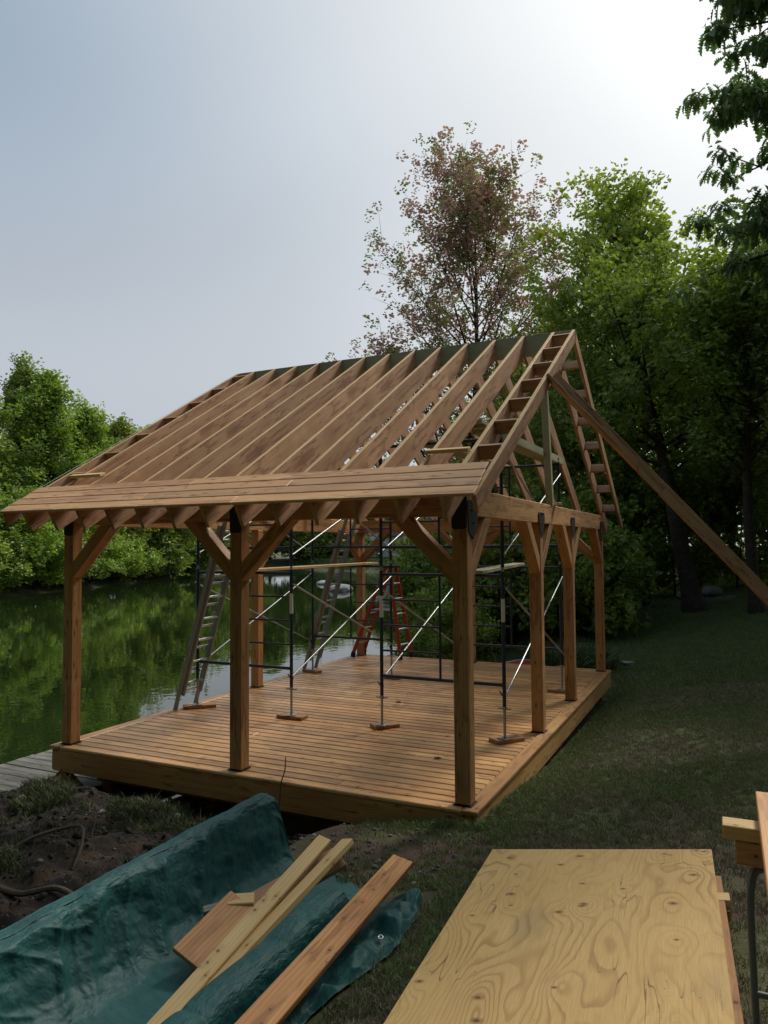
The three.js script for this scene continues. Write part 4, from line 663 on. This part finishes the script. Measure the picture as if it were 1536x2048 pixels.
// undergrowth along the right bank and at the wood's edge
const US = [[-6.6, -16.6, 3.2, 1.9, 'mid', 'bush on the far right bank seen past the near corner post'], [-4.6, -13.4, 2.5, 1.4, 'mid', 'bush on the pond bank behind the middle back post'], [-3.5, -14.2, 3.4, 1.6, 'mid', 'bush between the near corner post and the second gable post'], [-2.2, -13.2, 3.0, 1.5, 'mid', 'bush behind the right scaffold frame'], [-1.2, -12.6, 2.9, 1.4, 'mid', 'bush between the second and third gable posts'], [-1.7, -14.6, 3.6, 1.3, 'mid', 'bush right of the far gable post'], [0.3, -19.6, 4.6, 2.0, 'mid', 'tall bush behind the black barrel'], [2.2, -19.8, 4.4, 2.0, 'mid', 'bush in the shade under the brace'], [4.3, -17.4, 4.2, 2.0, 'mid', 'bush at the right edge under the dark tree'], [-1.5, -19.4, 4.4, 2.0, 'mid', 'tall bush left of the black barrel'], [-8.5, -22.0, 4.0, 2.0, 'mid', 'bush on the right bank under the red maple'], [-11.6, -28.5, 4.2, 2.2, 'mid', 'farthest bush on the right bank']];
US.forEach(([x, z, H, R, c, label], i) => tree({ name: 'bank_bush', label, cat: 'bush', x, z, H: H + ground(x, z), R, base: 0.02, limbs: 30, subs: 7, per: 5, leaf: SP.fringe, ls: 1.25, cols: GR[c], seed: 960 + i, group: 'bushes along the right bank', trunk: 0.035, spread: 0.22, el: 0.5 }));
for (const [i, [x, z, label]] of [[-4.9, -12.4, 'small leafed shrub at the water behind the red stepladder'], [-3.9, -10.6, 'small leafed shrub at the water just behind the back edge of the deck']].entries()) tree({ name: 'water_shrub', label, cat: 'shrub', x, z, H: 1.1 - i * 0.3, R: 1.0, base: 0.03, limbs: 22, subs: 6, per: 4, leaf: SP.small, ls: 1.2, cols: GR.mid, seed: 980 + i, trunk: 0.02, spread: 0.14, gap: 0.2, el: 0.6 });
// left bank, from the left edge to the roof
const LB = [[-43.5, -20.5, 15.0, 4.2, 'yellow', 'yellow-green tree cut by the left edge of the picture'], [-42.8, -26.0, 15.2, 4.0, 'bright', 'tall green tree at the left edge above the eave'], [-45.8, -31.4, 16.8, 3.6, 'mid', 'tallest tree of the left bank with a feathery top'], [-42.6, -31.1, 15.0, 3.8, 'bright', 'bright green tree left of the roof slope, below the tallest one'], [-42.6, -35.2, 13.6, 3.8, 'bright', 'bright round tree of the left bank nearest the roof slope'], [-43.4, -38.6, 13.0, 3.8, 'yellow', 'low yellow-green tree touching the roof edge at the left']];
LB.forEach(([x, z, H, R, c, label], i) => tree({ name: 'bank_tree', label, x, z, H, R, base: 0.06, limbs: 56, subs: 8, per: 4, gap: 0.1, leaf: SP.far, ls: 0.95, cols: GR[c], seed: 1000 + i, group: 'trees on the left bank', prof: i < 3 ? tallProf : roundProf, shoots: 16, spread: 0.5, el: 0.75 }));
[[-44.5, -44.5, 9.4, 4.2], [-46.5, -50.8, 8.4, 4.4], [-51, -58, 9, 4.6], [-54.5, -65.4, 9.5, 4.8], [-53.5, -75, 12.6, 3.2], [-49.5, -80, 11, 5], [-44.5, -83.5, 10, 5], [-39, -86.5, 10.5, 5], [-32, -84, 10.5, 5], [-25.5, -76.5, 11, 5], [-18.8, -61.2, 12.0, 4.8], [-15, -48, 12, 4.4]].forEach(([x, z, H, R], i) => tree({ name: 'far_bank_tree', label: 'distant tree on the far bank, seen under the roof between the posts', x, z, H, R, base: 0.08, limbs: 40, subs: 6, per: 5, leaf: SP.far, ls: 1.5, cols: GR.mid, seed: 1030 + i, group: 'distant trees seen under the roof', spread: 0.6, shoots: 5 }));
[[-37.5, -20.5], [-38.4, -24.4], [-38.9, -27.5], [-40.0, -30.6], [-40.8, -33.8], [-41.9, -37.2], [-43.6, -41.5], [-45.5, -46.5], [-47.8, -52]].forEach(([x, z], i) => tree({ name: 'shore_bush', label: ['first', 'second', 'third', 'fourth', 'fifth', 'sixth', 'seventh', 'eighth', 'ninth'][i] + ' leafy bush from the left edge overhanging the left bank', cat: 'bush', x: x - 0.6, z, H: 4.6 + (i * 7 % 5) * 0.4, R: 2.7, base: 0.02, limbs: 38, subs: 7, per: 5, leaf: SP.far, ls: 0.85, cols: i % 3 ? GR.bright : GR.mid, seed: 1060 + i, group: 'bushes overhanging the left bank', trunk: 0.07, spread: 0.4, el: 0.25, prof: (s) => 1.1 - 0.75 * s }));

[[-52, -56, 5], [-55, -62, 6], [-54, -70, 6], [-48.5, -77.5, 5], [-42, -80, 4], [-27, -72, 5], [-22, -64, 5], [-18, -54, 6], [-14, -41, 6]].forEach(([x, z, H], i) => tree({ name: 'far_bank_bush', label: 'dark bush on the far bank, seen under the roof between the posts', cat: 'bush', x, z, H, R: 3.6, base: 0.02, limbs: 36, subs: 6, per: 5, leaf: SP.far, ls: 1.5, cols: GR.mid, seed: 1080 + i, group: 'distant bushes seen under the roof', trunk: 0.08, spread: 0.6, el: 0.3, prof: (s) => 1.1 - 0.6 * s }));
// unseen trees added behind and beside the viewer to shade camera-side and right-hand faces
[[-12, 11.5, 13], [-5, 13.5, 15], [2, 14.5, 15], [9, 13, 15], [14.5, 8, 14], [-18.5, 8, 13], [14.5, 0.5, 13], [13.5, -7, 13]].forEach(([x, z, H], i) => tree({ name: 'added_shade_tree', label: 'unseen leafy tree added behind or beside the viewer to shade the timber', x, z, H, R: 5.4, base: 0.05, limbs: 60, subs: 8, per: 6, leaf: SP.far, ls: 1.5, cols: GR.mid, seed: 1090 + i, group: 'unseen trees added for shade', spread: 0.5, prof: roundProf, el: 0.3 }));

// ------------------------------------------------------------------ far bank: shed, house, boulder
{
  const wallW = new THREE.MeshStandardMaterial({ color: new THREE.Color(0.55, 0.55, 0.52), roughness: 0.8 }), dk = new THREE.MeshStandardMaterial({ color: new THREE.Color(0.05, 0.045, 0.04), roughness: 0.8 }), rf = new THREE.MeshStandardMaterial({ color: new THREE.Color(0.06, 0.06, 0.06), roughness: 0.9 });
  const box = (x, y, z, w, h, d, m, n, p) => { const b = new THREE.Mesh(new THREE.BoxGeometry(w, h, d), m); b.position.set(x, y, z); return part(b, n, p); };
  const gy = ground(-31.0, -72), s = thing('garden_shed', 'dark garden shed with a low pointed roof on the far lawn', 'shed', [-31.0, gy, -72]);
  box(-31.0, gy + 0.85, -72, 1.7, 1.7, 1.6, dk, 'wall', s); const r = new THREE.Mesh(new THREE.ConeGeometry(1.5, 0.55, 4), rf); r.position.set(-31.0, gy + 1.98, -72); r.rotation.y = Math.PI / 4; part(r, 'roof', s);
  for (let k = 0; k < 7; k++) box(-31.72 + k * 0.24, gy + 0.85, -71.18, 0.03, 1.6, 0.04, rf, 'slat', s);
  box(-30.75, gy + 0.72, -71.17, 0.6, 1.35, 0.05, rf, 'door', s);
  const hy = ground(-36.5, -80), h = thing('white_house', 'white house half hidden by the trees beyond the far lawn', 'house', [-36.5, hy, -80]);
  box(-36.5, hy + 1.4, -80, 7.5, 2.8, 5, wallW, 'wall', h); const rg = new THREE.CylinderGeometry(0.01, 3.6, 1.9, 4, 1); const rm = new THREE.Mesh(rg, rf); rm.scale.set(1.6, 1, 1); rm.rotation.y = 0; rm.position.set(-36.5, hy + 3.75, -80); part(rm, 'roof', h);
  for (const [x, w] of [[-38.8, 1.0], [-36.6, 1.0], [-34.4, 1.2]]) { const wn = box(x, hy + 1.5, -77.48, w, 1.2, 0.06, dk, 'window', h); box(x, hy + 0.86, -77.45, w + 0.15, 0.07, 0.1, wallW, 'sill', wn); }
  const rk = new THREE.IcosahedronGeometry(1, 3), p = rk.attributes.position; for (let i = 0; i < p.count; i++) { const v = V().fromBufferAttribute(p, i), k = 0.75 + 0.5 * fbm(v.x * 1.4 + 3, v.y * 1.4 + v.z * 1.7, 4, 201); p.setXYZ(i, v.x * k, v.y * k * 0.5, v.z * k); } rk.computeVertexNormals();
  const b = new THREE.Mesh(rk, new THREE.MeshStandardMaterial({ color: new THREE.Color(0.34, 0.33, 0.32), roughness: 0.9 })); b.scale.set(0.8, 0.7, 0.8); b.position.set(-21.2, WATER + 0.12, -36.1); top(b, 'boulder', 'pale boulder standing out of the pond beyond the red stepladder', 'boulder');
  const b2 = b.clone(); b2.position.set(-26.5, WATER + 0.05, -43); b2.scale.set(0.6, 0.5, 0.6); top(b2, 'boulder', 'small pale boulder at the far shore left of the larger one', 'boulder');
}
// ------------------------------------------------------------------ wood's edge: barrel, stone heap, upturned boat, flat stone
{
  seed(1101);
  const bx = -0.50, bz = -17.3, by = ground(bx, bz), g = thing('burn_barrel', 'black steel barrel with sticks in it at the edge of the woods', 'barrel', [bx, by, bz]);
  const pr = [[0, 0.12], [0.29, 0.12], [0.30, 0.14], [0.29, 0.16], [0.29, 0.4], [0.305, 0.42], [0.29, 0.44], [0.29, 0.68], [0.305, 0.70], [0.29, 0.72], [0.29, 0.95], [0.31, 0.97], [0.29, 0.99], [0.27, 0.97], [0.27, 0.2], [0, 0.2]].map(([a, b]) => new THREE.Vector2(a, b));
  const m = new THREE.Mesh(new THREE.LatheGeometry(pr, 28), M.black); m.position.set(bx, by, bz); part(m, 'drum', g);
  for (const [x, z] of [[-0.2, 0], [0.2, 0]]) { const q = new THREE.Mesh(chamferBox(0.2, 0.13, 0.4, 0.01), M.grey[1]); q.geometry.computeVertexNormals(); q.position.set(bx + x, by + 0.06, bz); part(q, 'block', g); }
  for (let k = 0; k < 4; k++) part(tube(V(bx - 0.15 + 0.1 * k, by + 0.4, bz), V(bx - 0.3 + 0.16 * k, by + rr(1.15, 1.5), bz + rr(-0.1, 0.1)), 0.012, barkMat, 5), 'stick', g);
  const rg = (r, s) => { const q = new THREE.IcosahedronGeometry(r, 2), p = q.attributes.position; for (let i = 0; i < p.count; i++) { const v = V().fromBufferAttribute(p, i), k = 0.75 + 0.5 * fbm(v.x * 3 / r * 0.4 + s, v.y * 2 + v.z * 3 / r * 0.4, 3, s); p.setXYZ(i, v.x * k, v.y * k * 0.6, v.z * k); } q.computeVertexNormals(); return q; };
  const sm = new THREE.MeshStandardMaterial({ color: new THREE.Color(0.20, 0.20, 0.19), roughness: 0.9 });
  [[0.75, -17.6, 0.27, 'leftmost pale stone of the heap under the trees'], [1.15, -17.7, 0.2, 'small pale stone in the middle of the heap under the trees'], [1.5, -17.6, 0.28, 'rightmost pale stone of the heap under the trees']].forEach(([x, z, r, n], i) => { const s = new THREE.Mesh(rg(r, i + 3), sm); s.position.set(x, ground(x, z) + r * 0.55 + 0.12, z); top(s, 'heap_stone', n, 'stone', 'stones at the edge of the woods'); });
  top(lumber(V(0.4, ground(0.4, -17.2) + 0.06, -17.2), V(2.1, ground(2.1, -17.3) + 0.06, -17.3), 0.14, 0.14, M.grey), 'edging_timber', 'grey timber lying in front of the stones under the trees', 'timber');
  // red boat lying keel up behind the deck
  const sec = [], nx = 24, ny = 14, pos = [], id = []; for (let i = 0; i <= nx; i++) { const t = i / nx * 2 - 1, w = 0.40 * Math.pow(1 - t * t, 0.6) + 0.01, k = 0.10 * Math.pow(Math.abs(t), 3); for (let j = 0; j <= ny; j++) { const a = Math.PI * j / ny; pos.push(t * 1.5, 0.34 * Math.pow(Math.sin(a), 0.7) * (1 - 0.35 * t * t) - k, w * Math.cos(a)); if (i && j) { const c = i * (ny + 1) + j; id.push(c, c - 1, c - ny - 2, c, c - ny - 2, c - ny - 1); } } }
  const bg = new THREE.BufferGeometry(); bg.setAttribute('position', new THREE.Float32BufferAttribute(pos, 3)); bg.setIndex(id); bg.computeVertexNormals();
  const bt = thing('upturned_boat', 'red boat lying keel up just behind the back edge of the deck', 'boat', [-2.2, -0.50, -8.6]); const hull = new THREE.Mesh(bg, new THREE.MeshStandardMaterial({ color: new THREE.Color(0.30, 0.03, 0.025), roughness: 0.4, side: THREE.DoubleSide })); hull.position.set(-2.2, -0.57, -8.9); hull.rotation.y = 1.25;
  const keel = curveTube([V(-1.45, 0.08, 0), V(-0.7, 0.31, 0), V(0, 0.345, 0), V(0.7, 0.31, 0), V(1.45, 0.08, 0)], 0.012, M.white, 24, 6); keel.position.copy(hull.position); keel.rotation.copy(hull.rotation); part(hull, 'hull', bt); part(keel, 'keel_strip', bt);
  const fs = new THREE.Mesh(chamferBox(0.30, 0.03, 0.22, 0.01), sm); fs.geometry.computeVertexNormals(); fs.position.set(0.1, ground(0.1, -9.7) + 0.03, -9.7); fs.rotation.set(0.05, 0.5, -0.08); top(fs, 'flat_stone', 'flat pale stone on the lawn beyond the far right deck corner', 'stone');
}
// ------------------------------------------------------------------ grass
{
  const tuft = (n, h, s, spread) => { seed(s); const P = []; for (let i = 0; i < n; i++) { const a = rr(0, 6.283), r = spread * Math.sqrt(rnd()), x = r * Math.cos(a), z = r * Math.sin(a), b = rr(0, 6.283), w = 0.0022 + 0.0012 * rnd(), k = h * rr(0.5, 1.15), l = k * rr(0.2, 0.9), c = rr(0, 6.283), dx = Math.cos(c) * l, dz = Math.sin(c) * l, wx = Math.cos(b) * w, wz = Math.sin(b) * w; const A = [x - wx, 0, z - wz], B = [x + wx, 0, z + wz], C = [x + wx * 0.8 + dx * 0.4, k * 0.6, z + wz * 0.8 + dz * 0.4], D = [x - wx * 0.8 + dx * 0.4, k * 0.6, z - wz * 0.8 + dz * 0.4], E = [x + dx, k * 0.92, z + dz]; P.push(...A, ...B, ...C, ...A, ...C, ...D, ...D, ...C, ...E); } const g = new THREE.BufferGeometry(); g.setAttribute('position', new THREE.Float32BufferAttribute(P, 3)); g.computeVertexNormals(); return g; };
  const mat = new THREE.MeshPhysicalMaterial({ color: 0xffffff, roughness: 0.8, transmission: 0.2, thickness: 0, side: THREE.DoubleSide });
  const field = (geo, list, name, label, sc) => { const im = new THREE.InstancedMesh(geo, mat, list.length), m = new THREE.Matrix4(), q = new THREE.Quaternion(), c = new THREE.Color(); list.forEach(([x, y, z, k, col], i) => { q.setFromEuler(new THREE.Euler(rr(-0.15, 0.15), rr(0, 6.283), rr(-0.15, 0.15))); m.compose(V(x, y - 0.004, z), q, V(k, k * rr(0.7, 1.2), k)); im.setMatrixAt(i, m); const b = rr(0.75, 1.3); c.setRGB(col[0] * b, col[1] * b, col[2] * b); im.setColorAt(i, c); }); top(im, name, label, 'grass', null, 'stuff'); };
  seed(1201);
  const near = [], far = [], rough = [];
  const dry = [[0.22, 0.195, 0.11], [0.17, 0.15, 0.085], [0.27, 0.24, 0.15]], live = [[0.155, 0.215, 0.06], [0.18, 0.24, 0.07], [0.135, 0.192, 0.052]];
  for (let i = 0; i < 90000; i++) {
    const t = Math.pow(rnd(), 1.3), x = rr(-1.6, 5.2), z = 4.2 - t * 12.5; if (onDeck(x, z, 0.02)) continue; if (x < -1.0 + 0.3 * vn(z * 2, 1, 3) && z < 5) continue; if (x < 0.36 && x > -1.2 && z > 1.55 && z < 5) continue;
    const bare = fbm(x * 0.9, z * 0.9, 3, 211), dirt = smooth(1.2, 0.2, Math.hypot((x + 0.4) / 1.4, (z - 0.85) / 0.8)), path = smooth(0.9, 0.2, Math.abs(x - 2.3 + 0.3 * z * 0.2)) * smooth(-2, 1, z);
    if (rnd() < dirt * 0.85 || rnd() < path * 0.45 || rnd() < smooth(0.5, 0.72, bare) * 0.55) continue;
    const d = rnd() < 0.30 + 0.5 * smooth(0.42, 0.62, bare) + path * 0.3 - 0.25 * smooth(-3, -8, z); near.push([x, ground(x, z), z, rr(0.75, 1.2), (d ? dry : live)[Math.floor(rnd() * 3)]]);
  }
  for (let i = 0; i < 60000; i++) { const x = rr(-3.0, 9), z = rr(-24, -7.2); if (onDeck(x, z, 0.05) || pondDist(x, z) < 1.0) continue; far.push([x, ground(x, z), z, rr(1.1, 1.7), rnd() < 0.15 ? dry[1] : live[Math.floor(rnd() * 3)]]); }
  field(tuft(11, 0.040, 71, 0.045), near, 'lawn_grass', 'short worn grass of the lawn beside the deck', 1);
  field(tuft(12, 0.05, 72, 0.07), far, 'far_lawn_grass', 'green grass of the lawn running to the woods', 1);
  // tufts on the soil heap and by the deck
  for (const [cx, cz, r, n] of [[-3.85, 1.05, 0.26, 170], [-3.05, 0.35, 0.28, 190], [-2.75, 0.9, 0.35, 80], [-3.0, 2.35, 0.30, 200], [-4.35, 0.6, 0.22, 90], [-2.2, 0.7, 0.3, 50], [-3.4, 2.9, 0.5, 160], [-3.2, 1.6, 1.2, 90]]) for (let i = 0; i < n; i++) { const a = rr(0, 6.283), q = r * Math.sqrt(rnd()), x = cx + q * Math.cos(a), z = cz + q * Math.sin(a); if (onDeck(x, z, 0.0)) continue; rough.push([x, Math.max(bank(x, z), ground(x, z)), z, rr(0.8, 1.6), rnd() < 0.25 ? dry[0] : [0.07, 0.105, 0.022]]); }
  for (let i = 0; i < 500; i++) { const k = rnd(), x = k < 0.5 ? rr(0.1, 0.22) : rr(-0.9, 0.2), z = k < 0.5 ? rr(-7.4, 0.1) : rr(0.1, 0.24); rough.push([x, ground(x, z), z, rr(0.6, 1.0), live[0]]); }
  for (let i = 0; i < 700; i++) { const a = rr(0, 6.283), q = 0.55 * Math.sqrt(rnd()), x = -0.85 + q * Math.cos(a), z = -9.4 + q * Math.sin(a); rough.push([x, ground(x, z), z, rr(3, 5.5), [0.065, 0.11, 0.02]]); }
  field(tuft(13, 0.075, 73, 0.05), rough, 'rough_grass', 'taller grass tufts on the soil heap and round the deck', 1);
  // lawn of the far shore
  const fs = []; for (let i = 0; i < 26000; i++) { const x = rr(-50, -20), z = rr(-80, -60), d = pondDist(x, z); if (d < 0.6 || d > 12) continue; fs.push([x, ground(x, z), z, rr(4, 6.5), [0.065, 0.115, 0.024]]); }
  field(tuft(9, 0.05, 74, 0.09), fs, 'far_shore_grass', 'mown green lawn strip on the far shore', 1);
}

// ------------------------------------------------------------------ a few dead leaves on the deck
{
  seed(1301); const sh = new THREE.Shape(); [[0, 0], [0.03, 0.02], [0.022, 0.045], [0.04, 0.06], [0.012, 0.075], [0, 0.1], [-0.012, 0.075], [-0.04, 0.06], [-0.022, 0.045], [-0.03, 0.02]].forEach(([x, y], i) => i ? sh.lineTo(x, y) : sh.moveTo(x, y));
  const g = new THREE.ExtrudeGeometry(sh, { depth: 0.001, bevelEnabled: false }); g.rotateX(-Math.PI / 2); const p = g.attributes.position; for (let i = 0; i < p.count; i++) p.setY(i, p.getY(i) + 8 * p.getX(i) * p.getX(i)); g.computeVertexNormals();
  const m = new THREE.MeshStandardMaterial({ color: new THREE.Color(0.06, 0.03, 0.015), roughness: 0.9 });
  for (const [x, z, w] of [[-1.45, -3.95, 'in the middle of the right scaffold'], [-2.3, -3.5, 'between the two scaffold towers'], [-0.75, -1.25, 'between the near corner post and the scaffold'], [-2.9, -0.9, 'just behind the middle eave post']]) { const l = new THREE.Mesh(g, m); l.position.set(x, 0.003, z); l.rotation.y = rr(0, 6); top(l, 'dead_leaf', 'curled dark brown dead leaf on the deck ' + w, 'leaf', 'dead leaves on the deck'); }
}
scene.traverse(o => { if (o.isMesh) { o.castShadow = true; o.receiveShadow = true; } });
renderer.render(scene, camera);
